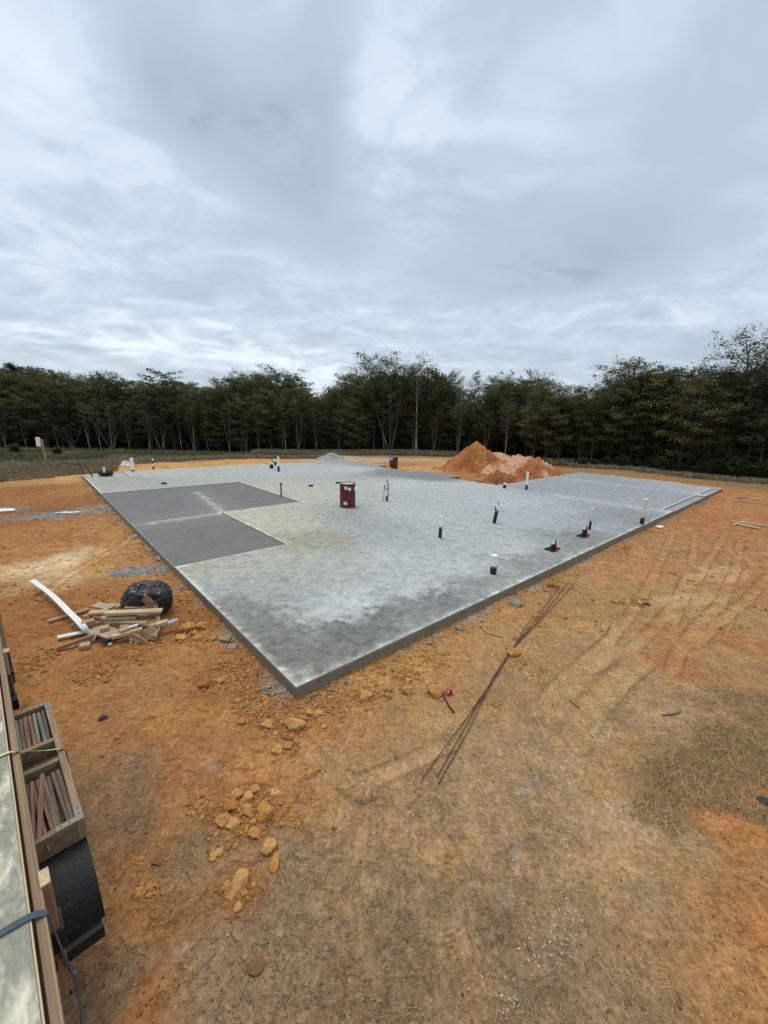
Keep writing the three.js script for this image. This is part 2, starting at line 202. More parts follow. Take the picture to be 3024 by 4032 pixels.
// wheel tracks pressed into the soft soil
const tracks = [
  [[900, 220], [780, 480], [700, 640], [560, 860], [470, 960], [330, 1130], [120, 1300], [-60, 1450]], [[1085, 200], [1050, 480], [950, 700], [850, 850], [700, 1000], [520, 1180]], [[1330, 190], [1180, 420], [1100, 560], [1000, 700], [900, 900]], [[1440, 250], [1400, 500], [1280, 760], [1120, 900], [1020, 1040], [930, 1180], [900, 1300]], [[1659, 540], [1500, 720], [1380, 820], [1180, 980], [1080, 1080]], [[490, 900], [440, 1010], [250, 1180], [70, 1330], [-120, 1560]], [[480, 1110], [200, 1330], [60, 1500], [-60, 1700]], [[650, 1170], [430, 1330], [250, 1530], [130, 1700], [60, 1800]], [[720, 1220], [500, 1400], [300, 1640], [160, 1900]],
].map((l) => l.map(([x, y]) => { const p = P(...cF(x, y)); return [p.x, p.z]; }));
tracks.push([[40, 1330], [150, 1240], [260, 1180], [330, 1120]].map(([x, y]) => { const p = P(x * V, y * V); return [p.x, p.z]; }), [[200, 560], [80, 640], [0, 690]].map(([x, y]) => { const p = P(...cN(x * 2, y)); return [p.x, p.z]; }), [[560, 1500], [640, 1590], [700, 1660], [790, 1710]].map(([x, y]) => { const p = P(x * V, y * V); return [p.x, p.z]; }), [[760, 1700], [900, 1640], [980, 1600]].map(([x, y]) => { const p = P(x * V, y * V); return [p.x, p.z]; }));
const trackField = new Field(-12, -22, 22, 0, 0.05, 2, (x, z) => {       // distance across and along the nearest track
  let d = 9, s = 0;
  for (const l of tracks) { let run = 0; for (let i = 1; i < l.length; i++) { const [ax, az] = l[i - 1], [bx, bz] = l[i], ex = bx - ax, ez = bz - az, q = ex * ex + ez * ez, t = clamp(((x - ax) * ex + (z - az) * ez) / q), D = Math.hypot(x - ax - ex * t, z - az - ez * t); if (D < d) { d = D; s = run + t * Math.sqrt(q); } run += Math.sqrt(q); } }
  return [d, s];
});
const N1 = { x0: -7.2, x1: 9.6, z0: -9.0, z1: -0.6 };                      // the near part, built and coloured finely
const inNear = (x, z) => smooth(0, 0.4, Math.min(x - N1.x0, N1.x1 - x, z - N1.z0, N1.z1 - z));
function trackDip(x, z) {
  if (x < -11 || x > 21 || z < -21 || z > -0.5) return 0;
  const d = trackField.at(x, z) + 0.02 * noise(x * 3, z * 3), s = trackField.at(x, z, 1);
  const k = .55 + .6 * noise(s * .9, x * .3); return k * (-0.03 * smooth(0.10, 0.04, d) * (0.7 + 0.3 * Math.sin(s * 60)) + 0.02 * Math.exp(-(((d - 0.125) / 0.03) ** 2)));
}
function groundY(x, z, fine = inNear(x, z)) {
  const ds = slabField.at(x, z), edge = Math.exp(-Math.max(ds, 0) / 0.45);
  let h = 0.035 * fbm(x * 0.35 + 3, z * 0.35, 3) + trackDip(x, z);
  const far = smooth(8, 26, Math.hypot(x, z));
  h += 0.05 * far * fbm(x * 0.8, z * 0.8, 3) + (0.02 + 0.028 * far) * edge * fbm(x * 2.4 + 8, z * 2.4, 3);
  if (fine > 0) { const rough = 0.45 + 0.75 * smooth(0.1, -0.35, x - 0.2 + 0.4 * (z + 4)) + edge; h += fine * (0.016 * rough * fbm(x * 5 + 1, z * 5, 3) + 0.009 * rough * (1 - Math.abs(noise(x * 11, z * 11)) * 2) * 0.5 + 0.003 * noise(x * 26, z * 26)); }
  return h - 0.012;
}
function soilColor(x, z, fine, out) {
  const w = 0.16 + 0.5 * smooth(4, 20, Math.hypot(x, z)), wx = x + w * fbm(x * 1.7 + 4, z * 1.7, 4), wz = z + w * fbm(x * 1.7 - 9, z * 1.7 + 7, 4);
  let r = soilField.at(wx, wz, 0), g = soilField.at(wx, wz, 1), b = soilField.at(wx, wz, 2);
  const orange = clamp((r - b - 60) / 60), n = fbm(x * 2.6, z * 2.6, 5), m = fbm(x * 0.9 + 20, z * 0.9, 4);
  const q = smooth(0.05, 0.5, n) * (1 - orange) * 0.22; r = lerp(r, 172, q); g = lerp(g, 118, q); b = lerp(b, 66, q);        // clay showing through sand
  const s = smooth(0.1, 0.55, -m) * orange * 0.35; r = lerp(r, 150, s); g = lerp(g, 112, s); b = lerp(b, 72, s);
  let k = 1 + 0.10 * n + 0.08 * m;
  const rough = fbm(x * 4.2 + 7, z * 4.2, 4, .65), pit_shade = smooth(.2, .55, noise(x * 13 + rough * 2, z * 13)), lump = smooth(.25, .6, noise(x * 17 + 40, z * 17 - rough * 2));
  k *= 1 + 0.17 * rough - 0.12 * pit_shade * (.3 + orange) + 0.11 * lump + 0.10 * fbm(x * 9, z * 9, 3) + (fine ? 0.24 * fbm(x * 24, z * 24, 4, .6) - .12 * smooth(.3, .6, noise(x * 31 + 9, z * 31)) + .16 * smooth(.4, .7, noise(x * 37 - 9, z * 37 + 5)) + 0.12 * noise(x * 110, z * 110) : 0.2 * noise(x * 13, z * 13) - .2 * smooth(.25, .6, noise(x * 8 + 3, z * 8)));  // soil grain, plus pit and lump shading painted into the colour
  for (const [sx, sz, a, bb, t, kind] of spots) {
    const dx = x - sx, dz = z - sz; if (dx * dx + dz * dz > 7 * a * a) continue;
    const c = Math.cos(t), si = Math.sin(t), u = (c * dx - si * dz) / a, v = (si * dx + c * dz) / bb, e = 1 - Math.hypot(u, v) + 0.55 * fbm(x * 3.3 / Math.sqrt(a), z * 3.3 / Math.sqrt(a), 4), f = smooth(-0.05, 0.4, e) * (0.7 + 0.5 * noise(x * 21, z * 21));
    const [cr, cg, cb, cf] = kind === 'g' ? [158, 154, 144, a > .5 ? .8 : .4] : kind === 'd' ? [96, 96, 94, .9] : kind === 'p' ? [196, 170, 130, .5] : [206, 190, 166, .5];
    const p = clamp(f * cf); r = lerp(r, cr, p); g = lerp(g, cg, p); b = lerp(b, cb, p);
  }
  const ds = slabField.at(x, z);
  if (ds > -0.3 && ds < 1) { const p = smooth(0.34, 0.02, ds + 0.2 * fbm(x * 3, z * 3, 3)) * 0.5 * smooth(-.35, .3, noise(x * .9 + 5, z * .9)); const c = 140 + 40 * noise(x * 24, z * 24); r = lerp(r, c, p); g = lerp(g, c - 4, p); b = lerp(b, c - 12, p); }
  if (x > -11 && x < 21 && z > -21 && z < -0.6) { const d = trackField.at(x, z); k *= 1 + (.5 + .5 * noise(x * 2, z * 2)) * (0.13 * smooth(0.1, 0.04, d) - .22 * Math.exp(-(((d - .11) / .02) ** 2))); }  // lighter packed floor; dark edge lines paint rut shading into the colour
  out[0] = r * k; out[1] = g * k; out[2] = b * k; return out;
}
const GAIN = 1.02;                                                        // picture tone of the lit soil to its own colour
const albedo = (c) => srgb(lin(clamp(c, 0, 255)) * GAIN);
const earth = (c) => { const l = c[0] * .3 + c[1] * .55 + c[2] * .15, o = clamp((c[0] - c[2] - 70) / 60), d = .09 + .1 * o, m = 1 - .07 * o; c[0] *= m; c[1] *= m; c[2] *= m; return [albedo(lerp(c[0] * (1.0 - .02 * o), l, d)), albedo(lerp(c[1] * (.985 + .01 * o), l, d)), albedo(lerp(c[2] * (1.0 - .05 * o), l, d))]; };
// boot prints and grit of the near part: a height map in metres
const GW = 2048, GH = 1024, relief = new Float32Array(GW * GH);
{
  const sx = (N1.x1 - N1.x0) / GW, sz = (N1.z1 - N1.z0) / GH;
  for (let j = 0; j < GH; j++) for (let i = 0; i < GW; i++) { const x = N1.x0 + i * sx, z = N1.z0 + j * sz; relief[j * GW + i] = 0.0035 * fbm(x * 22, z * 22, 3) + 0.002 * noise(x * 75, z * 75); }
  const r = rng(5), prints = [];
  for (let i = 0; i < 120; i++) { const a = P(820 + r() * 1400, 3050 + r() * 950); prints.push([a.x, a.z, r() * 6.28, 1]); }
  for (let i = 0; i < 40; i++) { const a = P(350 + r() * 900, 3100 + r() * 850); prints.push([a.x, a.z, r() * 6.28, .8]); }
  for (const [x, z, t, k] of prints) {
    const c = Math.cos(t), s = Math.sin(t);
    for (let j = Math.floor((z - 0.2 - N1.z0) / sz); j < (z + 0.2 - N1.z0) / sz; j++) for (let i = Math.floor((x - 0.2 - N1.x0) / sx); i < (x + 0.2 - N1.x0) / sx; i++) {
      if (i < 0 || j < 0 || i >= GW || j >= GH) continue;
      const X = N1.x0 + i * sx - x, Z = N1.z0 + j * sz - z, u = c * X + s * Z, v = -s * X + c * Z, w = 0.048 - 0.012 * Math.cos((u + 0.02) * 21), e = 1 - Math.max(Math.abs(v) / w, Math.abs(u) / 0.145);
      if (e < -0.25) continue;
      const lug = Math.sin((u + Math.abs(v) * 0.5) * 2 * Math.PI / 0.03) > 0 || Math.abs(v) < 0.007 ? 1 : 0.15;
      relief[j * GW + i] += k * (e > 0 ? -0.014 * smooth(0, 0.12, e) * lug : 0.006 * (1 + e * 4));
    }
  }
}
{
  const c = [0, 0, 0];
  const grid = (x0, x1, z0, z1, nx, nz, fine, hole) => {
    const pos = new Float32Array((nx + 1) * (nz + 1) * 3), uv = new Float32Array((nx + 1) * (nz + 1) * 2), idx = [];
    for (let j = 0; j <= nz; j++) for (let i = 0; i <= nx; i++) { const x = lerp(x0, x1, i / nx), z = lerp(z0, z1, j / nz), o = j * (nx + 1) + i; pos.set([x, groundY(x, z), z], o * 3); uv.set([i / nx, j / nz], o * 2); if (i < nx && j < nz) { const cx = lerp(x0, x1, (i + .5) / nx), cz = lerp(z0, z1, (j + .5) / nz); if (hole && cx > hole.x0 && cx < hole.x1 && cz > hole.z0 && cz < hole.z1) continue; const [u, v] = toUV(cx, cz); if (u > .5 && v > .5 && u < 25 && v < 7) continue; idx.push(o, o + nx + 1, o + 1, o + 1, o + nx + 1, o + nx + 2); } }
    const g = new THREE.BufferGeometry(); g.setAttribute('position', new THREE.BufferAttribute(pos, 3)); g.setAttribute('uv', new THREE.BufferAttribute(uv, 2)); g.setIndex(idx); g.computeVertexNormals(); return g;
  };
  const ground = new THREE.Group(); ground.name = numbered('ground'); scene.add(ground); tag(ground, 'bare orange clay and tan sandy soil around the concrete slab', null, null, 'structure');
  const tn = texture(GW, GH, (u, v) => earth(soilColor(lerp(N1.x0, N1.x1, u), lerp(N1.z0, N1.z1, v), true, c)));
  const tb = texture(GW, GH, (u, v, i, j) => 127.5 + relief[j * GW + i] / 0.03 * 255, { color: false });
  tn.wrapS = tn.wrapT = tb.wrapS = tb.wrapT = THREE.ClampToEdgeWrapping;
  mesh('soil', grid(N1.x0, N1.x1, N1.z0, N1.z1, 640, 320, true), soilM({ map: tn, bumpMap: tb, bumpScale: 0.03 }), ground);
  const st = 0.1, tf = texture(2048, 1400, (u, v) => earth(soilColor(lerp(RX[0], RX[1], u), lerp(RZ[0], RZ[1], v), false, c)));
  tf.wrapS = tf.wrapT = THREE.ClampToEdgeWrapping;
  const fb = texture(2048, 1400, (u, v) => { const x = lerp(RX[0], RX[1], u), z = lerp(RZ[0], RZ[1], v); return 127.5 + (trackDip(x, z) + .02 * fbm(x * 3.4, z * 3.4, 3, .6) + .012 * noise(x * 9, z * 9)) / .2 * 255; }, { color: false }); fb.wrapS = fb.wrapT = THREE.ClampToEdgeWrapping;
  mesh('soil', grid(RX[0], RX[1], RZ[0], RZ[1], 460, 310, false, N1), soilM({ map: tf, bumpMap: fb, bumpScale: .2 }), ground);
  const ring = new THREE.Shape([[-900, -900], [900, -900], [900, 900], [-900, 900]].map((p) => new THREE.Vector2(...p)));
  ring.holes.push(new THREE.Path([[RX[0] + .3, -RZ[1] + .3], [RX[0] + .3, -RZ[0] - .3], [RX[1] - .3, -RZ[0] - .3], [RX[1] - .3, -RZ[1] + .3]].map((p) => new THREE.Vector2(...p))));
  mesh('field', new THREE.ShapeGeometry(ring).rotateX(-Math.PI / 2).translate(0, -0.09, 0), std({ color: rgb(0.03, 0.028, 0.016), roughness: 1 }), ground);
}
const onGround = (x, z) => groundY(x, z);
const G = (px, py) => { const p = P(px, py); p.y = onGround(p.x, p.z); return p; };

// ------------------------------------------------------------------ the concrete slab
{
  const L = [184, 191, 191], M = [166, 173, 173], D = [118, 122, 121], YE = [184, 183, 168];
  const tones = [[641, 1474, [150, 152, 144]], [641, 1450, [122, 125, 120]], [640, 1430, D], [600, 1390, [122, 126, 122]], [560, 1340, [122, 127, 125]], [500, 1310, [136, 140, 138]], [450, 1268, M], [410, 1235, [166, 168, 156]], [700, 1415, D], [760, 1365, [113, 118, 118]], [850, 1335, D], [950, 1298, [122, 127, 127]], [1050, 1260, [140, 146, 146]], [1150, 1212, [138, 144, 144]], [1285, 1172, [134, 140, 141]], [900, 1345, [138, 143, 141]], [1100, 1265, [158, 162, 160]], [700, 1325, L], [760, 1300, [188, 196, 197]], [640, 1290, M], [560, 1275, [162, 167, 165]], [900, 1268, L], [1000, 1230, L], [1100, 1190, [180, 187, 187]], [850, 1205, [178, 186, 186]], [700, 1225, [170, 176, 173]], [600, 1215, [174, 177, 168]], [490, 1235, [174, 176, 167]], [650, 1130, YE], [680, 1168, [158, 157, 144]], [560, 1125, [186, 186, 170]], [620, 1070, [184, 185, 174]], [740, 1122, [156, 162, 162]], [800, 1152, [160, 168, 168]], [900, 1105, [178, 186, 188]], [1000, 1150, [174, 182, 184]], [1000, 1050, [180, 188, 191]], [880, 1045, L], [750, 1012, [182, 189, 190]], [640, 1012, [178, 186, 187]], [450, 1012, [176, 183, 181]], [330, 1022, [178, 183, 179]], [250, 1035, [160, 163, 156]], [195, 1032, [170, 174, 170]], [720, 992, [160, 168, 169]], [805, 1002, [146, 153, 155]], [870, 1021, [130, 136, 138]], [935, 1030, [126, 132, 134]], [1040, 1072, [178, 186, 190]], [1100, 1085, [180, 188, 192]], [1130, 1120, [172, 180, 184]], [1200, 1102, [168, 176, 182]], [1250, 1125, [162, 170, 176]], [1180, 1056, [152, 160, 166]], [1290, 1040, [152, 160, 168]], [1400, 1062, [150, 158, 165]], [1450, 1075, [154, 162, 168]], [1350, 1088, [156, 163, 170]], [1300, 1122, [146, 152, 157]], [1380, 1118, [140, 146, 149]], [1500, 1056, [166, 173, 178]]].map(([x, y, c]) => [...pUV(x * V, y * V), ...c]);
  const tone = new Field(-0.5, -0.5, 27, 23.2, 0.1, 3, shepard(tones.map((t) => [t[0], t[1], ...[2, 3, 4].map((i) => 160 + (t[i] - 158) * 0.98 + (i === 2 ? 2 : i === 4 ? -1 : 0))]), 3));
  const streaks = [[[2200, 1881], [2746, 1946], .45, 22], [[2200, 1950], [2612, 2013], .4, 26], [[1960, 1915], [2240, 1962], .3, 12]].map(([a, b, w, k]) => [pUV(...a), pUV(...b), w, k]);
  const dust = [[[330, 1128], [484, 1106], .16, 52], [[425, 1062], [484, 1106], .16, 52], [[484, 1106], [640, 1084], .06, 20], [[330, 1128], [240, 1140], .1, 20]].map(([a, b, w, k]) => [pUV(a[0] * V, a[1] * V), pUV(b[0] * V, b[1] * V), w, k]);
  const seg = (u, v, [ax, ay], [bx, by]) => { const ex = bx - ax, ey = by - ay, t = clamp(((u - ax) * ex + (v - ay) * ey) / (ex * ex + ey * ey)); return Math.hypot(u - ax - ex * t, v - ay - ey * t); };
  const Wu = 27, Wv = 23;
  const KS = (c) => srgb(lin(clamp(c, 0, 255)) * 0.83);
  const top = texture(2048, 2048, (a, b) => {
    const u = a * Wu - 0.1, v = b * Wv - 0.1, n = fbm(u * 0.9, v * 0.9, 5), q = fbm(u * 3.1 + 9, v * 3.1, 5, 0.6), f = fbm(u * 11, v * 11, 3, 0.6);
    const wu = u + 0.5 * fbm(u * 1.3 + 3, v * 1.3, 4, .65) + .5 * fbm(u * 5 + 3, v * 5, 4, .7), wv = v + 0.5 * fbm(u * 1.3 - 6, v * 1.3 + 4, 4, .65) + .5 * fbm(u * 5 - 7, v * 5 + 11, 4, .7);
    let r = tone.at(wu, wv, 0), g = tone.at(wu, wv, 1), bl = tone.at(wu, wv, 2), k = 0;
    const q2 = fbm(u * 6.3 + 30, v * 6.3 + 2, 4, .6); k += 7 * n + 22 * (q > 0 ? q * 0.7 : q * 1.35) + 30 * (q2 > 0 ? q2 * .7 : q2 * 1.3) + 20 * f + 8 * noise(u * 60, v * 60);
    const dk = smooth(0.25, 0.55, fbm(u * 1.6 + 50, v * 2.1, 5, 0.6)) * 20; k -= dk;
    for (const [p, e, w, s] of streaks) { const d = seg(u, v, p, e); if (d < w * 3) k += s * Math.exp(-((d / w) ** 2)) * (0.7 + 0.5 * q); }
    const d = -polyDist(MAIN, u, v), rim = smooth(0.13, 0.0, d + 0.12 * fbm(u * 5, v * 5, 4, .65)); k += rim * (u > .3 && u < 5.9 && v > 5 && v < 15.9 ? 34 : 66) * (0.75 + 0.5 * q) * (d > 0 ? 1 : 0);
    k += 9 * smooth(0.4, 0.1, d) * smooth(0, .4, q);
    return [KS(r + k), KS(g + k), KS(bl + k * 0.97 - 3)];
  });
  const darkT = texture(768, 1024, (a, b) => {
    const u = a * 5.8, v = 5.1 + b * 10.8; let k = 11 * fbm(u * 1.3, v * 1.3, 5, .6) + 9 * fbm(u * 2, v * 14, 3) + 6 * noise(u * 50, v * 50) + 6 * noise(u * 18, v * 18) + 8 * fbm(u * 5, v * 5, 4);
    for (const [p, e, w, s] of dust) { const d = seg(u + .05 * noise(u * 3, v * 3), v, p, e); k += s * (Math.exp(-((d / w) ** 2)) + 0.4 * Math.exp(-d / 0.6)) * (0.65 + 0.5 * fbm(u * 5, v * 5, 3)); }
    k += 26 * smooth(0.05, 0.0, u) ;
    return [KS(113 + k), KS(113 + k), KS(109 + k)];
  });
  const sideT = texture(1024, 64, (u, v) => { const k = 9 * fbm(u * 40, v * 2, 4) + 7 * noise(u * 200, v * 12) + 10 * smooth(0.75, 1, v) - 12 * smooth(.3, .6, noise(u * 90, v * 3)), m = smooth(.72, .5, v + .14 * fbm(u * 60, 3, 3)) * .8; return [lerp(KS(128 + k), 150, m), lerp(KS(126 + k), 124, m), lerp(KS(116 + k), 92, m)]; });
  const topM = (t, rep, off) => { t.wrapS = t.wrapT = THREE.ClampToEdgeWrapping; return std({ map: t, roughness: 0.72 }); };
  const sideM = std({ map: sideT, roughness: 0.85 });
  const slab = thing('concrete_slab', 'large pale grey concrete house foundation slab with stepped outline', 'foundation slab', [SLAB_O.x, 0, SLAB_O.z], SLAB_A);
  // local x = u; v runs to local -z
  const prism = (poly, y0, y1, uvOf) => {
    const bev = 0.008, s = new THREE.Shape(poly.map(([u, v]) => new THREE.Vector2(u, v)));
    const g = new THREE.ExtrudeGeometry(s, { depth: y1 - y0 - bev, bevelEnabled: true, bevelThickness: bev, bevelSize: bev, bevelOffset: -bev, bevelSegments: 1, steps: 1 });
    const p = g.attributes.position, n = g.attributes.normal, uv = g.attributes.uv;
    for (let i = 0; i < p.count; i++) { const u = p.getX(i), v = p.getY(i); if (n.getZ(i) > 0.3) uv.setXY(i, ...uvOf(u, v)); else uv.setXY(i, (u + v) / 12, (p.getZ(i)) / (y1 - y0)); }
    g.rotateX(-Math.PI / 2); g.translate(0, y0, 0); return g;
  };
  const uvMain = (u, v) => [(u + 0.1) / Wu, (v + 0.1) / Wv];
  const two = (t) => [topM(t), sideM];
  mesh('slab_body', prism(MAIN, -0.14, SLAB_H, uvMain), two(top), slab);
  const e = 0.004;
  tag(mesh('garage_pad', prism([[e * 0, 5.2 + e], [2.65 - e, 5.2 + e], [2.65 - e, 9.7 + e], [5.69 - e, 9.7 + e], [5.69 - e, 15.72 - e], [0, 15.72 - e]], -0.14, SLAB_H - 0.022, (u, v) => [u / 5.8, (v - 5.1) / 10.8]), two(darkT), slab), 'darker freshly poured L-shaped section of slab');
  for (const [u0, v0, u1, v1, dy] of [[16.5 + e, 0.012, 21.8 - e, .34 - e, .045], [22.4 + e, 0.012, 25.25 - e, .34 - e, .045]]) mesh('door_recess', prism([[u0, v0], [u1, v0], [u1, v1], [u0, v1]], -0.13, SLAB_H - dy, uvMain), two(top), slab);
  mesh('porch_step', prism([[0, 20.6 + e], [1.88 - e, 20.6 + e], [1.88 - e, 22.6], [0, 22.6]], -0.14, SLAB_H - 0.05, uvMain), two(top), slab);
  mesh('porch_step', prism([[16.82 + e, 17.6], [17.3, 17.6], [17.3, 18.4], [16.82 + e, 18.4]], -0.14, SLAB_H - 0.03, uvMain), two(top), slab);
}

// ------------------------------------------------------------------ pipes, drums and other things on the slab
const onSlab = (px, py) => P(px, py, SLAB_H - 0.001);
function pipe(name, label, base, top, r, white, opts = {}) {             // a plastic pipe stub: black wrap below, grey tape, white pipe, cap
  const b = onSlab(...base), h = topOf(...top, b) - SLAB_H, lw = white ? topOf(...white, b) - SLAB_H : h * 0.5;
  const t = thing(name, label, opts.category ?? 'pipe', arr(b), 0, opts.group ?? 'plumbing pipes standing out of the slab');
  if (opts.lean) t.rotation.z = opts.lean;
  const g = cyl(r * 1.16, r * 1.1, lw, 18), p = g.attributes.position; for (let i = 0; i < p.count; i++) { const q = 1 + 0.07 * noise3(p.getX(i) * 30, p.getY(i) * 14, p.getZ(i) * 30); p.setX(i, p.getX(i) * q); p.setZ(i, p.getZ(i) * q); }
  mesh('wrap', g, BLACKWRAP, t);
  if (opts.tape !== false) mesh('tape', new THREE.CylinderGeometry(r * 1.15, r * 1.17, Math.max(lw * 0.14, 0.02), 18).rotateZ(0.12).translate(0, lw * 0.93, 0), TAPE, t);
  mesh('white_pipe', cyl(r, r, h - lw - 0.012, 20).translate(0, lw - 0.002, 0), opts.old ? PVCOLD : PVC, t);
  if (opts.cap !== false) mesh('cap', new THREE.LatheGeometry([[0, 0.02], [r * 0.95, 0.018], [r * 1.12, 0.008], [r * 1.14, -0.02], [r * 1.02, -0.022]].map(([x, y]) => new THREE.Vector2(x, y)), 20).translate(0, h - 0.012, 0), WHITEPLASTIC, t);
  const grout = new THREE.CircleGeometry(1, 20).rotateX(-Math.PI / 2), q = grout.attributes.position; for (let i = 1; i < q.count; i++) { const k = r * (1.5 + 0.9 * Math.abs(noise(i * 0.9 + b.x, b.z))); q.setX(i, q.getX(i) * k); q.setZ(i, q.getZ(i) * k); q.setY(i, 0); } q.setY(0, 0.012); grout.translate(0, 0.004, 0); grout.computeVertexNormals();
  mesh('grout', grout, std({ color: rgb(0.5, 0.5, 0.46) }), t);
  return t;
}
pipe('plumbing_pipe', 'white over black plumbing pipe alone in the slab middle, right of the near drum', cI(275, 452), cI(281, 274), .042, cI(278, 360));
pipe('plumbing_pipe', 'thick short white capped pipe nearest the slab front edge', cI(708, 748), cI(716, 592), .062, cI(713, 680));
pipe('plumbing_pipe', 'thin off-white pipe with black base beside the red-taped drain box', cI(1495, 387), cI(1518, 210), .034, cI(1505, 310), { old: true });
pipe('plumbing_pipe', 'tall stained cream pipe at the slab right front edge near the door recess', cJ(657, 634), cJ(687, 431), .056, cJ(662, 576), { old: true });
pipe('plumbing_pipe', 'short white capped pipe at the inner corner in front of the dirt piles', cK(695, 591), cK(695, 527), .07, cK(695, 548), { tape: false });
pipe('plumbing_pipe', 'tall white pipe standing in front of the pink dirt pile', cK(958, 611), cK(975, 394), .05, cK(962, 550), { tape: false });
pipe('plumbing_pipe', 'thick white pipe at the far left rear edge of the slab', cG(867, 340), cG(858, 256), .085, cG(867, 332), { tape: false });
{
  const p = onSlab(...cG(1003, 326)), h = topOf(...cG(990, 256), p) - SLAB_H, t = thing('hydrant_standpipe', 'thin black and white banded standpipe with small tap at the far slab edge', 'standpipe', arr(p));
  for (let i = 0; i < 4; i++) mesh(i % 2 ? 'white_band' : 'black_band', cyl(.05 - i * .004, .048 - i * .004, h / 4, 12).translate(0, h / 4 * i, 0), i % 2 ? PVC : BLACKWRAP, t);
  mesh('riser', cyl(.015, .015, .3, 8).translate(0, h, 0), DARKSTEEL, t); mesh('tap', boxAt(.2, .04, .05, 0, h + .16, 0), std({ color: rgb(.2, .17, .08), metalness: .5 }), t);
}
{ // three joined pipes at the back
  const a = onSlab(...cL(132, 225)), b = onSlab(...cL(207, 260)), c = onSlab(...cL(172, 193));
  pipe('plumbing_pipe', 'short thick capped pipe, left of three pipes on the slab back left', cL(132, 225), cL(128, 148), .1, cL(130, 182), { tape: false });
  pipe('plumbing_pipe', 'tallest white pipe of the three pipes on the slab back left', cL(207, 260), cL(204, 103), .06, cL(206, 203), { tape: false });
  pipe('plumbing_pipe', 'rear middle pipe of the three pipes on the slab back left', cL(172, 193), cL(170, 125), .06, cL(171, 156), { tape: false, cap: false });
  const y = SLAB_H + .48, m = mesh('brace_bar', tube([[a.x, y, a.z], [(a.x + b.x) / 2, y, (a.z + b.z) / 2], [b.x, y, b.z]], .035, 6, 8), BLACKWRAP); tag(m, 'black bar tied between the left and tallest back pipes', 'brace bar');
}
function drainBox(label, frame, base, top) {
  const c = onSlab(...base), t = thing('drain_box', label, 'drain box', arr(c), 0, 'drain boxes set in the slab front edge');
  const q = frame.map((f) => { const p = onSlab(...f); return [p.x - c.x, p.z - c.z]; });
  const rim = mergeGeometries(q.map((a, i) => { const b = q[(i + 1) % 4], l = Math.hypot(b[0] - a[0], b[1] - a[1]); return box(l + .03, .035, .028).rotateY(-Math.atan2(b[1] - a[1], b[0] - a[0])).translate((a[0] + b[0]) / 2, .014, (a[1] + b[1]) / 2); }));
  mesh('frame', rim, RUBBER, t);
  const pit_shade = new THREE.ShapeGeometry(new THREE.Shape(q.map(([x, z]) => new THREE.Vector2(x, -z)))).rotateX(-Math.PI / 2).translate(0, .005, 0);
  mesh('pit_shade', pit_shade, std({ color: rgb(.03, .025, .02) }), t);  // flat dark sheet on the slab, painting the shade of an open hole
  const h = topOf(...top, c) - SLAB_H;
  mesh('wrap', cyl(.05, .046, h * .62, 14), BLACKWRAP, t); mesh('white_pipe', cyl(.038, .038, h * .4, 14).translate(0, h * .6, 0), PVC, t);
  mesh('red_tape', ribbon([[.045, h * .95, 0], [.06, h * .5, .01], [.07, h * .1, .03], [.13, .03, .05]], .07, .004, [0.3, 0, 1]), RED, t);
  mesh('cap', new THREE.TorusGeometry(.039, .006, 6, 16).rotateX(Math.PI / 2).translate(0, h, 0), RED, t);
}
drainBox('square black drain box with red-taped pipe stub, nearer the slab corner', [cI(1130, 548), cI(1190, 526), cI(1252, 545), cI(1196, 569)], cI(1193, 556), cI(1201, 466));
drainBox('square black drain box with dark pipe stub beside the thin off-white pipe', [cI(1392, 440), cI(1440, 421), cI(1492, 432), cI(1452, 453)], cI(1447, 440), cI(1458, 346));
{ // conduits
  const p = onSlab(...cH(868, 536)), w = metres(1 / 16.59, p) , t = thing('conduit_bundle', 'bundle of black hose, white pipe and rebar right of the near drum', 'conduit', arr(p));
  const X = (px) => (px - 570) * w, Yh = (py) => (1715 - py) * w;
  mesh('black_hose', tube([[X(625), 0, 0], [X(635), Yh(1300), 0], [X(648), Yh(950), 0], [X(628), Yh(650), 0], [X(590), Yh(450), 0], [X(490), Yh(320), 0]], 30 * w, 40, 10), RUBBER, t);
  mesh('white_pipe', cyl(50 * w, 45 * w, Yh(700), 14).translate(X(550), 0, .02), PVC, t);
  mesh('wrap', cyl(62 * w, 55 * w, Yh(1385), 14).translate(X(552), 0, .02), BLACKWRAP, t);
  mesh('tape', cyl(64 * w, 62 * w, Yh(1610), 14).translate(X(555), 0, .02), TAPE, t);
  mesh('rebar', tube([[X(362), 0, 0], [X(372), Yh(1000), 0], [X(385), Yh(620), 0]], 20 * w, 8, 6), DARKSTEEL, t);
  mesh('cross_tie', tube([[X(385), Yh(680), .02], [X(480), Yh(860), .05], [X(660), Yh(880), .04]], 26 * w, 10, 6), BLACKWRAP, t);
  mesh('short_wire', tube([[X(480), Yh(880), .04], [X(490), Yh(1000), .05], [X(495), Yh(1080), .04]], 12 * w, 6, 5), RUBBER, t);
  mesh('clip', boxAt(90 * w, 60 * w, 40 * w, X(550), Yh(650), .02), TAPE, t);
}
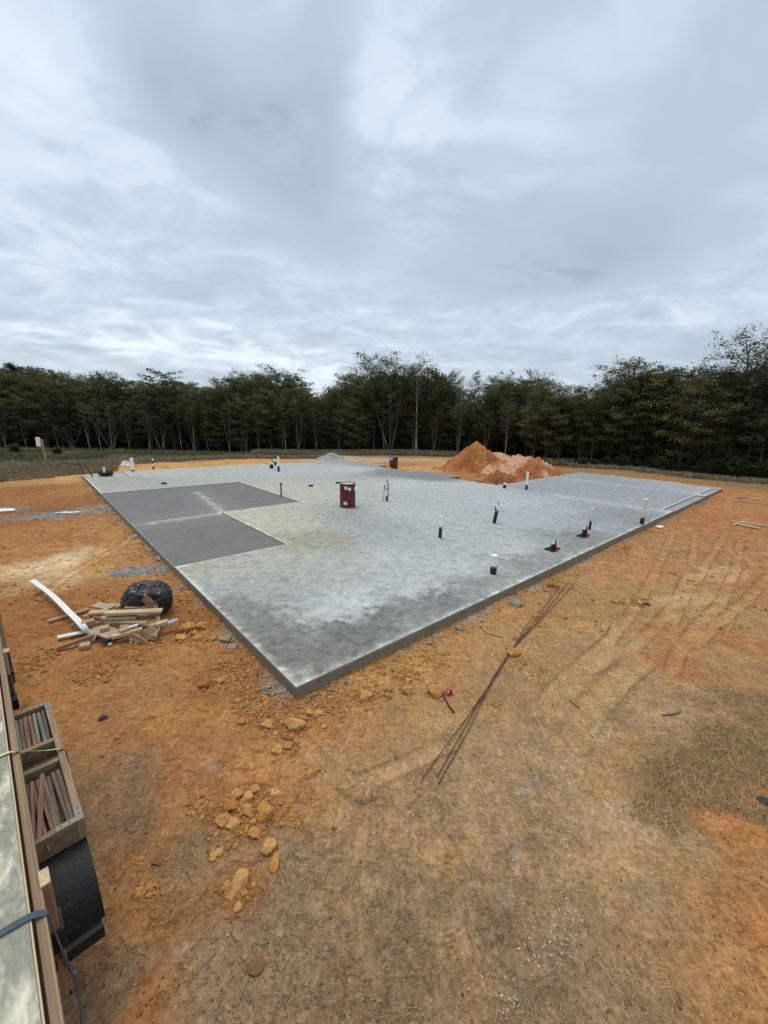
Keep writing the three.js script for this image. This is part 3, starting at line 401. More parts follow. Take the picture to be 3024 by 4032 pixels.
{
  const p = onSlab(...cI(717, 330)), t = thing('conduit_bundle', 'bent black conduit bundle with blue wire sticking out of its white pipe', 'conduit', arr(p)), h = topOf(...cI(725, 185), p) - SLAB_H;
  mesh('wrap', tube([[0, 0, 0], [.03, h * .4, 0], [.055, h * .68, 0]], .055, 14, 10), BLACKWRAP, t);
  mesh('black_hose', tube([[-.04, 0, .05], [-.02, h * .45, .06], [.01, h * .7, .04], [-.03, h * .95, .03]], .022, 16, 8), RUBBER, t);
  mesh('tape', cyl(.066, .066, .06, 12).rotateZ(-.1).translate(.06, h * .6, .01), TAPE, t);
  mesh('white_pipe', cyl(.04, .038, h * .32, 12).rotateZ(-.12).translate(.055, h * .66, 0), PVC, t);
  mesh('blue_wire', tube([[.08, h * .9, 0], [.09, h * 1.05, 0], [.05, h * 1.22, .02]], .012, 8, 6), std({ color: rgb(.03, .1, .3), roughness: .5 }), t);
  mesh('orange_wire', tube([[-.02, h * .93, .05], [-.01, h * .85, .06], [.03, h * .7, .05]], .012, 8, 6), std({ color: rgb(.3, .1, .04), roughness: .6 }), t);
}
{
  const p = onSlab(...cL(234, 512)), h = topOf(...cL(236, 388), p) - SLAB_H, t = thing('steel_rod', 'dark steel rod with a cap beside the dark poured section', 'rod', arr(p));
  mesh('rod', cyl(.032, .03, h, 10), std({ color: rgb(.09, .085, .08), roughness: .6 }), t); mesh('cap', cyl(.055, .06, .05, 12).translate(0, h - .03, 0), DARKSTEEL, t);
}
for (const [b, l] of [[cL(546, 414), 'black floor cleanout puck left of the near drum'], [cL(832, 384), 'black floor cleanout puck just behind the near drum'], [cG(1072, 425), 'small black puck on the slab behind the dark section']]) {
  const p = onSlab(...b), m = mesh('cleanout_cap', new THREE.LatheGeometry([[0, .1], [.1, .1], [.115, .085], [.12, 0]].map((q) => new THREE.Vector2(...q)), 18), RUBBER); m.position.copy(p); m.scale.y = .7; tag(m, l, 'drain cap', 'black caps on the slab');
}
{
  const p = onSlab(...cG(692, 366)), t = thing('drain_box', 'black oval tub with a white pipe at the far left rear corner', 'drain box', arr(p)), r = metres(30 / 1.659, p) * .55 * 1.659 / 1.659;
  mesh('tub', new THREE.LatheGeometry([[.0, .02], [.3, .02], [.36, .17], [.4, .17], [.4, .14], [.32, 0]].map((q) => new THREE.Vector2(...q)), 24).scale(1, 1, .7), RUBBER, t);
  mesh('white_pipe', cyl(.055, .055, topOf(...cG(685, 315), p) - SLAB_H, 14).translate(-.06, 0, 0), PVC, t);
}
{
  const a = onSlab(...cG(606, 378)), b = P(...cG(540, 320), .6), c = P(...cG(490, 331), .35);
  const m = mesh('hose', tube([a, a.clone().lerp(b, .45).setY(.62), b.clone().setY(.8), c.clone().setY(.62)], .03, 30, 8), std({ color: rgb(.03, .025, .04), roughness: .5 })); tag(m, 'thin dark hose arching off the far left corner of the slab', 'hose');
  const s = P(...cG(548, 367), 0), h = topOf(...cG(527, 250), s), k = mesh('steel_rod', tube([[s.x, -.1, s.z], [s.x - .12, h * .5, s.z], [s.x - .3, h, s.z]], .022, 10, 6), RUST); tag(k, 'thin rusty rod leaning at the far left slab corner', 'rod');
}
// drums
function drum(label, base, turn, stickers) {
  const p = P(...base), y = base[2], t = thing('steel_drum', label, 'drum', [p.x, y, p.z], turn, 'dark red steel drums');
  const p2 = P(base[0], base[1], y); t.position.set(p2.x, y, p2.z);
  const R0 = .286, H0 = .88, prof = [[.26, .0], [.289, .0], [.292, .018], [R0, .03], [R0, .27], [R0 + .012, .285], [R0 + .012, .305], [R0, .32], [R0, .56], [R0 + .012, .575], [R0 + .012, .595], [R0, .61], [R0, H0 - .03], [R0 + .008, H0 - .02], [R0 + .01, H0 - .004], [R0 + .003, H0], [R0 - .006, H0 - .002], [R0 - .008, H0 - .02]];
  const tx = texture(512, 256, (u, v) => { const d = smooth(.25, .55, fbm(u * 22, v * 12, 4) + .25 * smooth(.35, 0, v)), s = smooth(.42, .6, noise(u * 70, v * 40)), k = 1 + .2 * fbm(u * 6, v * 4, 3); return [lerp(lerp(92 * k, 132, d * .5), 190, s * .35), lerp(lerp(20 * k, 74, d * .5), 160, s * .35), lerp(lerp(24 * k, 66, d * .5), 150, s * .35)]; });
  mesh('shell', new THREE.LatheGeometry(prof.map((q) => new THREE.Vector2(...q)), 56), std({ map: tx, roughness: .5, metalness: .1 }), t);
  mesh('rim', new THREE.TorusGeometry(R0 + .001, .011, 8, 56).rotateX(Math.PI / 2).translate(0, H0 - .006, 0), std({ color: rgb(.03, .02, .02), roughness: .5 }), t);
  mesh('lid', new THREE.CircleGeometry(R0 - .006, 48).rotateX(-Math.PI / 2).translate(0, H0 - .022, 0), std({ map: texture(128, 128, (u, v) => { const k = 1 + .12 * fbm(u * 5, v * 5, 4); return [196 * k, 184 * k, 166 * k]; }), roughness: .9 }), t);
  for (const [ang, yy, w, h, mark] of stickers) {
    const g = new THREE.CylinderGeometry(R0 + .004, R0 + .004, h, 8, 1, true, ang - w / 2 / R0, w / R0).translate(0, yy, 0);
    mesh('sticker', g, std({ map: texture(96, 96, (u, v) => { const ink = mark && u > .3 && u < .62 && v > .38 && v < .85 && noise(u * 23 + yy * 50, v * 23) > .02, l = !ink && u > .15 && u < .85 && v > .12 && v < .3 && noise(u * 40, Math.floor(v * 14) * 3.3) > .1; const c = ink && mark > 1 ? 90 : ink ? 175 : l ? 190 : 228; return [c, c * .985, c * .98]; }), roughness: .6, side: THREE.DoubleSide }), t);
  }
}
{
  const p = P(1368.7, 1994, SLAB_H), face = Math.atan2(-p.x, -p.z);
  drum('dark red steel drum on the slab, the nearer one, with white stickers', [1368.7, 1994, SLAB_H - .001], face, [[-.22, .74, .115, .115, 1], [.25, .70, .105, .115, 1], [1.18, .68, .115, .14, 1], [-.28, .175, .13, .115, 2]]);
  drum('dark red steel drum standing in the mud beyond the slab far edge', [...cH(911, 330), 0.03], 0, [[-.95, .76, .13, .12, 1], [-.5, .75, .13, .12, 1], [-.95, .14, .12, .12, 1]]);
}
// ------------------------------------------------------------------ the trailer at the left; its frame: x runs forward along it (s), z towards the slab (t)
const TR = 135.8 * Math.PI / 180, TD = [Math.cos(TR), -Math.sin(TR)], TN = [Math.sin(TR), Math.cos(TR)];
const onTrailer = (s, h, t) => [s * TD[0] + t * TN[0], h, s * TD[1] + t * TN[1]];
const trailerThing = (name, label, category, s = 0, h = 0, t = 0, group) => thing(name, label, category, onTrailer(s, h, t), TR, group);
{
  const t = trailerThing('flatbed_trailer', 'flatbed trailer with black rounded fender carrying form panels, left edge', 'trailer', 3.3, 0, 0), S = (s) => s - 3.3;
  mesh('deck', boxAt(8.2, .05, 1.9, S(3.4), .9, -1.06), TRAILWOOD[1], t);
  mesh('frame', mergeGeometries([boxAt(8.2, .12, .06, S(3.4), .81, -.13), boxAt(8.2, .12, .06, S(3.4), .81, -1.98), boxAt(.06, .1, 1.8, S(1.2), .8, -1.05), boxAt(.06, .1, 1.8, S(5.2), .8, -1.05)]), BLACKPAINT, t);
  // fender: a rolled sheet
  const prof = [[4.32, .52], [4.27, .7], [4.14, .81], [3.95, .852], [3.4, .858], [2.7, .856], [2.56, .845], [2.45, .815], [2.37, .765], [2.325, .7], [2.3, .63], [2.29, .56]];
  const pos = [], idx = [], uv = [];
  const c = new THREE.CatmullRomCurve3(prof.map(([s, h]) => new THREE.Vector3(S(s), h, 0)), false, 'centripetal'), n = 60, nz = 5;
  for (let i = 0; i <= n; i++) { const p = c.getPoint(i / n); for (let k = 0; k <= nz; k++) { const z = lerp(-.16, .152, k / nz); pos.push(p.x + .006 * noise(i * .3, k), p.y + .006 * noise(i * .2 + 9, k * .8), z); uv.push(i / n * 3, k / nz); if (i && k) { const a = i * (nz + 1) + k; idx.push(a, a - 1, a - nz - 2, a, a - nz - 2, a - nz - 1); } } }
  for (const [z, w] of [[.152, .03]]) { const b = pos.length / 3; for (let i = 0; i <= n; i++) { const p = c.getPoint(i / n), q = c.getTangent(i / n); pos.push(p.x, p.y, z, p.x - q.y * w * -1 * 0 + .0, p.y - w, z + .002); uv.push(i / n * 3, 0, i / n * 3, .1); if (i) { const a = b + i * 2; idx.push(a, a - 2, a - 1, a, a - 1, a + 1); } } }
  mesh('fender', rawGeo(pos, idx, null, uv), new THREE.MeshStandardMaterial({ ...{}, map: BLACKPAINT.map, roughness: .72, metalness: 0, side: THREE.DoubleSide }), t);
  mesh('step', boxAt(.11, .022, .29, S(2.31), .545, -.01), BLACKPAINT, t);
  mesh('step_lip', boxAt(.012, .075, .3, S(2.255), .515, -.012), BLACKPAINT, t);
  mesh('fender_bracket', boxAt(.04, .3, .02, S(2.33), .66, -.15), BLACKPAINT, t);
  const w = mesh('wheel', new THREE.LatheGeometry([[.2, -.09], [.3, -.1], [.35, -.085], [.36, -.05], [.36, .05], [.35, .085], [.3, .1], [.2, .09]].map((q) => new THREE.Vector2(...q)), 36).rotateX(Math.PI / 2).translate(S(3.35), .36, -.01), RUBBER, t);
  mesh('rim', cyl(.2, .2, .15, 28).translate(0, -.075, 0).rotateX(Math.PI / 2).translate(S(3.35), .36, -.01), std({ color: rgb(.2, .2, .2), metalness: .6, roughness: .5 }), w);
  // wooden stake post in its pocket
  mesh('stake_post', boxAt(.095, .72, .04, S(2.195), .79, -.05, .003), WOOD[3], t);
  mesh('post_top', boxAt(.094, .006, .039, S(2.195), 1.153, -.05, .001), std({ map: WOOD[2].map, roughness: .9 }), t);
  mesh('stake_pocket', mergeGeometries([boxAt(.13, .12, .012, S(2.195), .8, -.023), boxAt(.012, .12, .05, S(2.26), .8, -.05), boxAt(.012, .12, .05, S(2.13), .8, -.05)]), BLACKPAINT, t);
  // side board farther on
  mesh('side_board', boxAt(2.3, .3, .035, S(5.73), .85, -.057), TRAILWOOD[2], t);
  mesh('side_board', boxAt(2.3, .06, .036, S(5.73), 1.03, -.058), TRAILWOOD[2], t);
  mesh('board_post', boxAt(.09, .32, .045, S(5.09), .87, -.043), TRAILWOOD[2], t);
  mesh('board_post_top', boxAt(.089, .005, .044, S(5.09), 1.062, -.043, .001), std({ map: WOOD[2].map }), t);
  mesh('board_bracket', boxAt(.12, .1, .05, S(4.54), .8, -.052), BLACKPAINT, t);
  mesh('board_hook', boxAt(.05, .04, .025, S(4.86), .93, -.03), BLACKPAINT, t);
}
{ // concrete form panels stacked on the deck
  const t = trailerThing('form_panel', 'concrete-stained grey form panel with wooden edge rail, on top of the trailer', 'form panel', 2.6, .93, -.6), S = (s) => s - 2.6, Z = (z) => z + .6, Y = (h) => h - .93;
  const res = texture(1024, 512, (u, v) => { const a = fbm(u * 18, v * 9, 5, .6), b = fbm(u * 44 + a, v * 16 + 9, 4, .6), q = smooth(-.25, .45, a * .8 + b * .7); const k = 1 + .08 * noise(u * 150, v * 80); return [lerp(138, 206, q) * k, lerp(138, 200, q) * k, lerp(124, 178, q) * k]; });
  const rb = texture(512, 256, (u, v) => 128 + 90 * fbm(u * 26, v * 12, 5, .6), { color: false });
  mesh('panel_face', boxAt(6.6, .02, 1.3, S(2.8), Y(1.16), Z(-.772)), std({ map: res, bumpMap: rb, bumpScale: .012, roughness: .9 }), t);
  mesh('panel_edge', boxAt(6.6, .018, .008, S(2.8), Y(1.158), Z(-.117), .001), std({ map: WOOD[2].map, roughness: .9 }), t);
  mesh('edge_rail', boxAt(6.6, .095, .038, S(2.8), Y(1.1), Z(-.083), .004), TRAILWOOD[0], t);
  mesh('inner_rail', boxAt(6.6, .12, .04, S(2.8), Y(1.085), Z(-.15), .003), TRAILWOOD[2], t);
  const u = trailerThing('form_panel', 'lower form panel beneath the concrete-stained one on the trailer', 'form panel', 2.6, .925, -.6);
  mesh('panel_face', boxAt(6.6, .02, 1.3, .2, .1, -.16), TRAILWOOD[2], u); mesh('edge_rail', boxAt(6.6, .085, .04, .2, .045, .5), TRAILWOOD[2], u); mesh('edge_rail', boxAt(6.6, .085, .04, .2, .045, -.8), TRAILWOOD[2], u);
}
{ // the stake tray
  const t = trailerThing('stake_box', 'wooden tray box on the trailer fender, divided into three compartments', 'box', 3.3, .86, 0), S = (s) => s - 3.3;
  const w = .04, H = .14, y = H / 2;
  mesh('outer_rail', boxAt(1.42, H, w, S(3.3), y, .139), TRAILWOOD[0], t);
  mesh('inner_rail', boxAt(1.42, H, w, S(3.3), y, -.15), TRAILWOOD[0], t);
  for (const [s, n] of [[2.611, 'end_board'], [3.989, 'end_board'], [3.49, 'divider'], [3.245, 'divider']]) mesh(n, boxAt(w, H - (n === 'divider' ? .012 : .0), .25, S(s), y - (n === 'divider' ? .006 : 0), -.006), n === 'divider' ? TRAILWOOD[0] : TRAILWOOD[1], t);
  mesh('floor', boxAt(1.4, .015, .28, S(3.3), .01, -.005), TRAILWOOD[2], t);
  const plate = std({ color: rgb(.2, .2, .165), metalness: .4, roughness: .5 });
  for (const [s, d] of [[2.62, 1], [3.98, -1]]) { const m = mesh('corner_plate', mergeGeometries([boxAt(.12, .003, .038, S(s) + d * .032, H + .001, .139, .001), boxAt(.038, .003, .1, S(s) - d * .008, H + .0015, .075, .001)]), plate, t); for (const [a, z] of [[.02, .139], [.07, .139], [-.008, .05], [-.008, .09]]) mesh('screw', cyl(.005, .004, .004, 8).translate(S(s) + d * a, H + .0015, z), DARKSTEEL, m); }
  const r = rng(9);
  const stakeMats = [[134, 110, 92], [148, 114, 92], [118, 104, 92], [126, 120, 110], [140, 108, 88], [104, 90, 80], [116, 122, 122]].map((c, i) => std({ map: texture(128, 64, (u, v) => { const q = smooth(-.1, .5, fbm(u * 10 + i * 9, v * 5, 4)), m = smooth(.3, .5, fbm(u * 7 + i * 4 + 30, v * 4, 3)); return c.map((x, k) => lerp(lerp(x, x * .62, q), [168, 162, 150][k], m * .6)); }), roughness: .75, metalness: .25 }));
  const stakeGeo = (L) => { const g = new THREE.LatheGeometry([[0, L], [.006, L - .004], [.0135, L - .03], [.0135, .008], [.012, 0], [0, 0]].map((q) => new THREE.Vector2(...q)), 12).rotateZ(Math.PI / 2); const p = g.attributes.position; for (let i = 0; i < p.count; i++) p.setX(i, p.getX(i)); return g; };   // runs to -x from 0
  const far = stakeGeo(.43), near = stakeGeo(.57);
  const WORDS = ['against the outer rail', 'second from the outer rail', 'third from the outer rail', 'fourth from the outer rail', 'fifth from the outer rail', 'fifth from the form panel', 'fourth from the form panel', 'third from the form panel', 'second from the form panel', 'nearest the form panel'];
  const mk = (geo, L, s0, z, y, turn, label, m) => { const o = trailerThing('steel_stake', label, 'stake', s0, y, z, 'steel form stakes lying in the tray'); o.rotation.y = TR + turn; mesh('shaft', geo, m, o); mesh('tip', new THREE.ConeGeometry(.012, .03, 10).rotateZ(Math.PI / 2).translate(-L - .002, 0, 0), m, o); return o; };
  for (let i = 0; i < 9; i++) { mk(far, .43, 3.955 - .012 * r(), .103 - i * .0278, .955 + .008 * r(), (r() - .5) * .03 - .01, `rusty steel stake in the far tray compartment, ${WORDS[i]}`, stakeMats[[5, 6, 3, 4, 1, 2, 3, 0, 2][i]]); }
  for (let i = 0; i < 10; i++) { mk(near, .57, 3.21 - .05 * r() - .018 * i * .4, .1 - i * .0265, .94 + .012 * r() + (i % 3 ? 0 : .012), (i > 5 ? -.05 : .02) + (r() - .5) * .06, `rusty steel stake in the near tray compartment, ${WORDS[i]}`, stakeMats[[0, 2, 5, 0, 1, 4, 5, 2, 0, 1][i]]); }
  for (let i = 0; i < 3; i++) mk(near, .57, 3.17 - .03 * i, .02 - i * .055, .972, -.13 + .05 * i, `rusty steel stake lying slantwise on top in the near compartment, ${['rightmost', 'middle', 'leftmost'][i]} of three`, stakeMats[[1, 4, 0][i]]);
}
{ // straps
  const at = (l) => l.map(([s, h, t]) => onTrailer(s, h, t));
  const lime = mesh('strap', ribbon(at([[3.22, 1.176, -.9], [3.26, 1.176, -.3], [3.265, 1.175, -.1], [3.27, 1.152, -.066], [3.29, 1.06, .06], [3.305, 1.006, .15], [3.306, .98, .163], [3.306, .87, .164]]), .025, .0016, [1, 0, 0]), std({ color: rgb(.5, .53, .26), roughness: .7 }));
  tag(lime, 'thin pale lime-green strap across the stake tray', 'strap');
  const web = std({ map: texture(256, 32, (u, v) => { const k = 1 + .12 * noise(u * 60, v * 8) + .15 * fbm(u * 6, v, 3); return [66 * k, 78 * k, 92 * k]; }), roughness: .75 });
  const s = thing('ratchet_strap', 'blue-grey ratchet strap over the form panel, hanging down with black hooks', 'strap', onTrailer(2.02, 1.17, -.1), TR);
  const L = (l) => l.map(([a, h, t]) => [a - 2.02, h - 1.17, t + .1]);
  mesh('webbing', ribbon(L([[2.04, 1.176, -.9], [2.03, 1.176, -.3], [2.015, 1.176, -.11], [2.01, 1.157, -.075], [2.01, 1.15, -.06], [2.03, 1.08, -.056], [2.08, .85, -.045], [2.14, .62, -.03], [2.19, .46, -.022], [2.22, .38, -.018]]), .032, .002, [1, 0, .1]), web, s);
  mesh('webbing_tail', ribbon(L([[2.22, .4, -.016], [2.235, .3, -.02], [2.22, .18, -.02], [2.19, .08, -.03], [2.14, .02, -.04]]), .02, .0025, [1, 0, .4]), web, s);
  mesh('strap_end', ribbon(L([[2.12, .72, -.05], [2.2, .6, -.05], [2.26, .45, -.04]]), .02, .002, [1, 0, .3]), web, s);
  for (const [a, h] of [[2.31, .32], [2.28, .26]]) mesh('hook', new THREE.TorusGeometry(.02, .006, 6, 16, 5).translate(a - 2.02, h - 1.17, .055), RUBBER, s);
  mesh('paper_tag', boxAt(.03, .03, .002, 2.26 - 2.02, .36 - 1.17, .085), WHITEPLASTIC, s);
}

// ------------------------------------------------------------------ scrap pile and rubbish bag left of the slab
function plank(label, a, b, h, width, thick, mat, opts = {}) {           // a, b: ends of the top face in the photograph; h: height of its top above the ground
  const A = P(...a, h), B = P(...b, opts.h2 ?? h), d = B.clone().sub(A), L = d.length();
  const o = thing(opts.name ?? 'wood_scrap', label, opts.category ?? 'board', arr(A.clone().add(B).multiplyScalar(.5)), 0, opts.group ?? 'wood scraps in the debris pile');
  const q = new THREE.Quaternion().setFromUnitVectors(new THREE.Vector3(1, 0, 0), d.clone().normalize()); o.quaternion.copy(q);
  o.rotateX(opts.roll ?? 0);
  thick *= 1.2; width *= 1.2; const g = box(L, thick, width, .003).translate(0, -thick / 2, 0);
  mesh('board', g, mat, o);
  if (opts.nails) for (const x of [-.42, .42]) mesh('nail', cyl(.003, .003, .003, 6).translate(L * x, 0, width * .15), DARKSTEEL, o);
  return o;
}
const cMM = cM;
{
  const W = WOOD, G = 0.02;
  const w = (px, at, h) => metres(px / 3.0722, P(...at, h));
  plank('long narrow wood lath lying left behind the white board', cM(20, 440), cM(520, 293), .05, .045, .035, W[0], { nails: true });
  plank('brown lath on the ground in front of the white board', cM(125, 765), cM(590, 600), .05, .045, .04, W[3], { h2: .11, nails: true });
  plank('small square-cut wood block alone on the ground at the front left', cM(405, 735), cM(535, 712), .055, .1, .05, W[4]);
  plank('long pale top plank of the scrap pile, its left half', cM(520, 335), cM(735, 322), .255, .1, .035, W[6]);
  plank('long pale top plank of the scrap pile reaching the bag, nailed', cM(720, 335), cM(1402, 308), .29, .1, .038, W[2], { nails: true });
  plank('pale plank second from the top in the scrap pile', cM(685, 388), cM(1102, 375), .21, .09, .04, W[2]);
  plank('brown plank third from the top in the scrap pile', cM(725, 437), cM(1225, 452), .15, .09, .04, W[5 - 5]);
  plank('grey plank low in the pile beneath the brown one', cM(663, 450), cM(900, 462), .12, .08, .05, W[4]);
  plank('short reddish wood offcut in the left middle of the pile', cM(552, 372), cM(682, 392), .2, .08, .04, W[3]);
  plank('small yellowish wood offcut at the left of the pile', cM(478, 372), cM(552, 380), .2, .05, .03, W[6]);
  plank('thick dark-ended beam offcut lying over the white board', cM(430, 462), cM(590, 420), .19, .09, .08, W[1]);
  plank('reddish brown short plank crossing the left of the pile', cM(490, 478), cM(680, 432), .15, .1, .045, W[3]);
  plank('pale pointed offcut sticking out left of the white board', cM(305, 490), cM(375, 468), .06, .06, .03, W[0]);
  plank('brown offcut under the white board at the pile left', cM(365, 500), cM(440, 520), .07, .06, .03, W[1]);
  plank('wide weathered plywood piece lying flat in the pile front', cM(590, 520), cM(845, 610), .09, .2, .025, W[4]);
  plank('small loose wood block on the plywood piece', cM(655, 525), cM(765, 500), .15, .1, .045, W[4]);
  plank('long pale plank at the pile front, left part', cM(795, 625), cM(1168, 530), .11, .075, .04, W[2], { h2: .15 });
  plank('pale plank end poking right out of the pile towards the cup', cM(1250, 500), cM(1470, 434), .17, .08, .04, W[2], { h2: .2 });
  plank('short pale block beside the white paper roll', cM(890, 555), cM(1005, 520), .17, .08, .045, W[0]);
  plank('small brown offcut behind the white paper roll', cM(890, 508), cM(1000, 500), .15, .07, .03, W[1]);
  plank('wide grey-brown board end at the top left of the pile', cM(592, 236), cM(800, 280), .22, .14, .03, W[4]);
  plank('flat weathered board end at the back of the pile', cM(752, 243), cM(905, 262), .2, .12, .025, W[4]);
  plank('narrow brown stick behind the top plank near the bag', cM(952, 280), cM(1300, 262), .27, .05, .035, W[1]);
  plank('reddish brown offcut under the right end of the pile', cM(1100, 385), cM(1305, 388), .17, .1, .04, W[3]);
  plank('short white painted slat with rounded end', cM(140, 635), cM(470, 568), .05, .075, .02, PAINTWOOD, { name: 'painted_slat', category: 'slat' });
}
{ // bowed white board: a curved strip on edge
  const pts = [[265, 1006, .16], [330, 1055, .15], [400, 1107, .16], [480, 1180, .17], [560, 1262, .17], [650, 1350, .17], [700, 1405, .14], [745, 1450, .08], [775, 1480, .05]].map(([x, y, h]) => P(...cN(x, y), h));
  const g = ribbon(pts.map(arr), .085, .026, [1, 0, .45]);
  const m = mesh('white_board', g, PAINTWOOD); tag(m, 'long bowed white-painted board leaning across the scrap pile', 'board');
}
{ // cardboard, cup, roll, glove, jar
  const poly = (px, hs, thick, label, name = 'cardboard_piece') => {
    const v = px.map(([x, y], i) => P(...cM(x, y), hs[i])), c = v.reduce((a, b) => a.add(b), new THREE.Vector3()).multiplyScalar(1 / v.length), pos = [], idx = [], n = v.length;
    const nrm = new THREE.Vector3().subVectors(v[1], v[0]).cross(new THREE.Vector3().subVectors(v[2], v[0])).normalize().multiplyScalar(thick);
    for (const k of [1, -1]) { pos.push(c.x + nrm.x * k * .5 + .01 * k * 0, c.y + nrm.y * k * .5 - .012, c.z + nrm.z * k * .5); for (const q of v) pos.push(q.x + nrm.x * k * .5, q.y + nrm.y * k * .5, q.z + nrm.z * k * .5); }
    const o = n + 1; for (let i = 0; i < n; i++) { const j = (i + 1) % n; idx.push(0, 1 + i, 1 + j, o, o + 1 + j, o + 1 + i, 1 + i, o + 1 + i, 1 + j, 1 + j, o + 1 + i, o + 1 + j); }
    const uv = []; for (let i = 0; i < pos.length / 3; i++) uv.push(pos[i * 3] * 2, pos[i * 3 + 2] * 2 + pos[i * 3 + 1] * 2);
    const m = mesh(name, flatten(rawGeo(pos, idx, null, uv)), CARD); return tag(m, label, 'cardboard', 'torn cardboard around the debris pile');
  };
  poly([[950, 232], [985, 190], [1040, 156], [1072, 200], [1102, 262], [1010, 268]], [.22, .34, .42, .36, .2, .18], .005, 'small torn cardboard flap standing against the bag, left one');
  poly([[1155, 255], [1172, 180], [1215, 120], [1290, 190], [1350, 245], [1355, 330], [1180, 300]], [.26, .4, .5, .42, .3, .18, .2], .006, 'tall torn cardboard flap standing against the black bag');
  poly([[1178, 125], [1205, 92], [1255, 74], [1245, 100], [1195, 140]], [.5, .56, .6, .55, .5], .006, 'curled cardboard tip above the tall flap');
  poly([[1290, 240], [1350, 245], [1385, 420], [1378, 560], [1330, 640], [1320, 420]], [.3, .28, .2, .13, .06, .15], .006, 'upright cardboard side at the right end of the pile');
  poly([[1135, 640], [1180, 560], [1260, 505], [1355, 560], [1350, 630], [1335, 668], [1180, 655]], [.04, .14, .2, .15, .1, .04, .03], .03, 'flattened cardboard box with faint grey print at the pile front');
  poly([[1000, 605], [1060, 600], [1150, 640], [1222, 690], [1180, 712], [1020, 690]], [.09, .12, .1, .05, .01, .01], .02, 'crumpled cardboard scrap on the ground at the pile front');
  poly([[1165, 500], [1220, 455], [1300, 425], [1330, 440], [1260, 495], [1180, 515]], [.2, .24, .26, .24, .2, .18], .012, 'crumpled brown paper on the pile beside the white roll');
  const roll = (a, b, h, r, name, label, cat, mat) => { const A = P(...a, h), B = P(...b, h + .03), m = mesh(name, tube([A, A.clone().lerp(B, .5), B], r, 8, 14), mat); return tag(m, label, cat); };
  const A = P(...cM(1010, 522), .2), B = P(...cM(1160, 484), .24), t = thing('caulk_tube', 'white tube with dark blue end lying on the scrap pile', 'tube', arr(A));
  const d = B.clone().sub(A), L = d.length(); t.quaternion.setFromUnitVectors(new THREE.Vector3(0, 1, 0), d.normalize());
  mesh('body', cyl(.022, .022, L * .8, 16), WHITEPLASTIC, t); mesh('band', cyl(.0225, .0225, L * .08, 16).translate(0, L * .76, 0), std({ color: rgb(.04, .06, .12) }), t); mesh('nozzle', cyl(.016, .006, L * .2, 12).translate(0, L * .84, 0), std({ color: rgb(.3, .32, .35) }), t);
  const C = P(...cM(1460, 485), .13), D = P(...cM(1590, 432), .14), cup = thing('plastic_cup', 'translucent plastic cup lying on its side at the pile right end', 'cup', arr(C));
  const e = D.clone().sub(C), CL = e.length(); cup.quaternion.setFromUnitVectors(new THREE.Vector3(0, 1, 0), e.normalize());
  const cm = new THREE.MeshPhysicalMaterial({ color: rgb(.8, .78, .78), roughness: .35, transmission: .55, thickness: 0, side: THREE.DoubleSide });
  mesh('wall', new THREE.LatheGeometry([[.0, CL], [.026, CL], [.042, 0], [.044, .002], [.028, CL + .003], [0, CL + .003]].map((q) => new THREE.Vector2(...q)), 24), cm, cup); mesh('rim', new THREE.TorusGeometry(.043, .003, 6, 24).rotateX(Math.PI / 2), cm, cup);
  // work glove: palm with curled fingers
  const gp = P(...cM(735, 650), .06), glove = thing('work_glove', 'dark navy work glove lying palm down in front of the pile', 'glove', arr(gp), .3), navy = std({ color: rgb(.028, .028, .05), roughness: .9 });
  const palm = new THREE.SphereGeometry(1, 20, 14).scale(.05, .022, .045); const pp = palm.attributes.position; for (let i = 0; i < pp.count; i++) { const q = 1 + .08 * noise3(pp.getX(i) * 60, pp.getY(i) * 60, pp.getZ(i) * 60); pp.setXYZ(i, pp.getX(i) * q, pp.getY(i) * q, pp.getZ(i) * q); } palm.computeVertexNormals();
  mesh('palm', palm, navy, glove);
  [[-.035, .06, .0], [-.015, .075, .0], [.008, .078, 0], [.03, .062, .0]].forEach(([x, l]) => mesh('finger', tube([[x * .8, .005, .025], [x, .012, .045], [x * 1.15, .0, .03 + l * .7], [x * 1.2, -.02, .03 + l]], .0115, 10, 8), navy, glove));
  mesh('finger', tube([[-.04, .0, 0], [-.07, .004, .01], [-.095, -.012, .02]], .012, 8, 8), navy, glove);
  mesh('cuff', new THREE.LatheGeometry([[.03, 0], [.034, .03], [.036, .06]].map((q) => new THREE.Vector2(...q)), 18).rotateX(-Math.PI / 2).scale(1, .55, 1).translate(.005, 0, -.03), WHITEPLASTIC, glove);
  const jp = G(...cM(782, 730)), jar = thing('jar', 'small empty clear jar lying open beside the glove', 'jar', [jp.x, jp.y + .025, jp.z], .4);
  mesh('glass', new THREE.LatheGeometry([[0, 0], [.028, 0], [.03, .01], [.03, .06], [.027, .06], [.026, .01], [0, .008]].map((q) => new THREE.Vector2(...q)), 20).rotateX(Math.PI / 2), cm, jar);
}
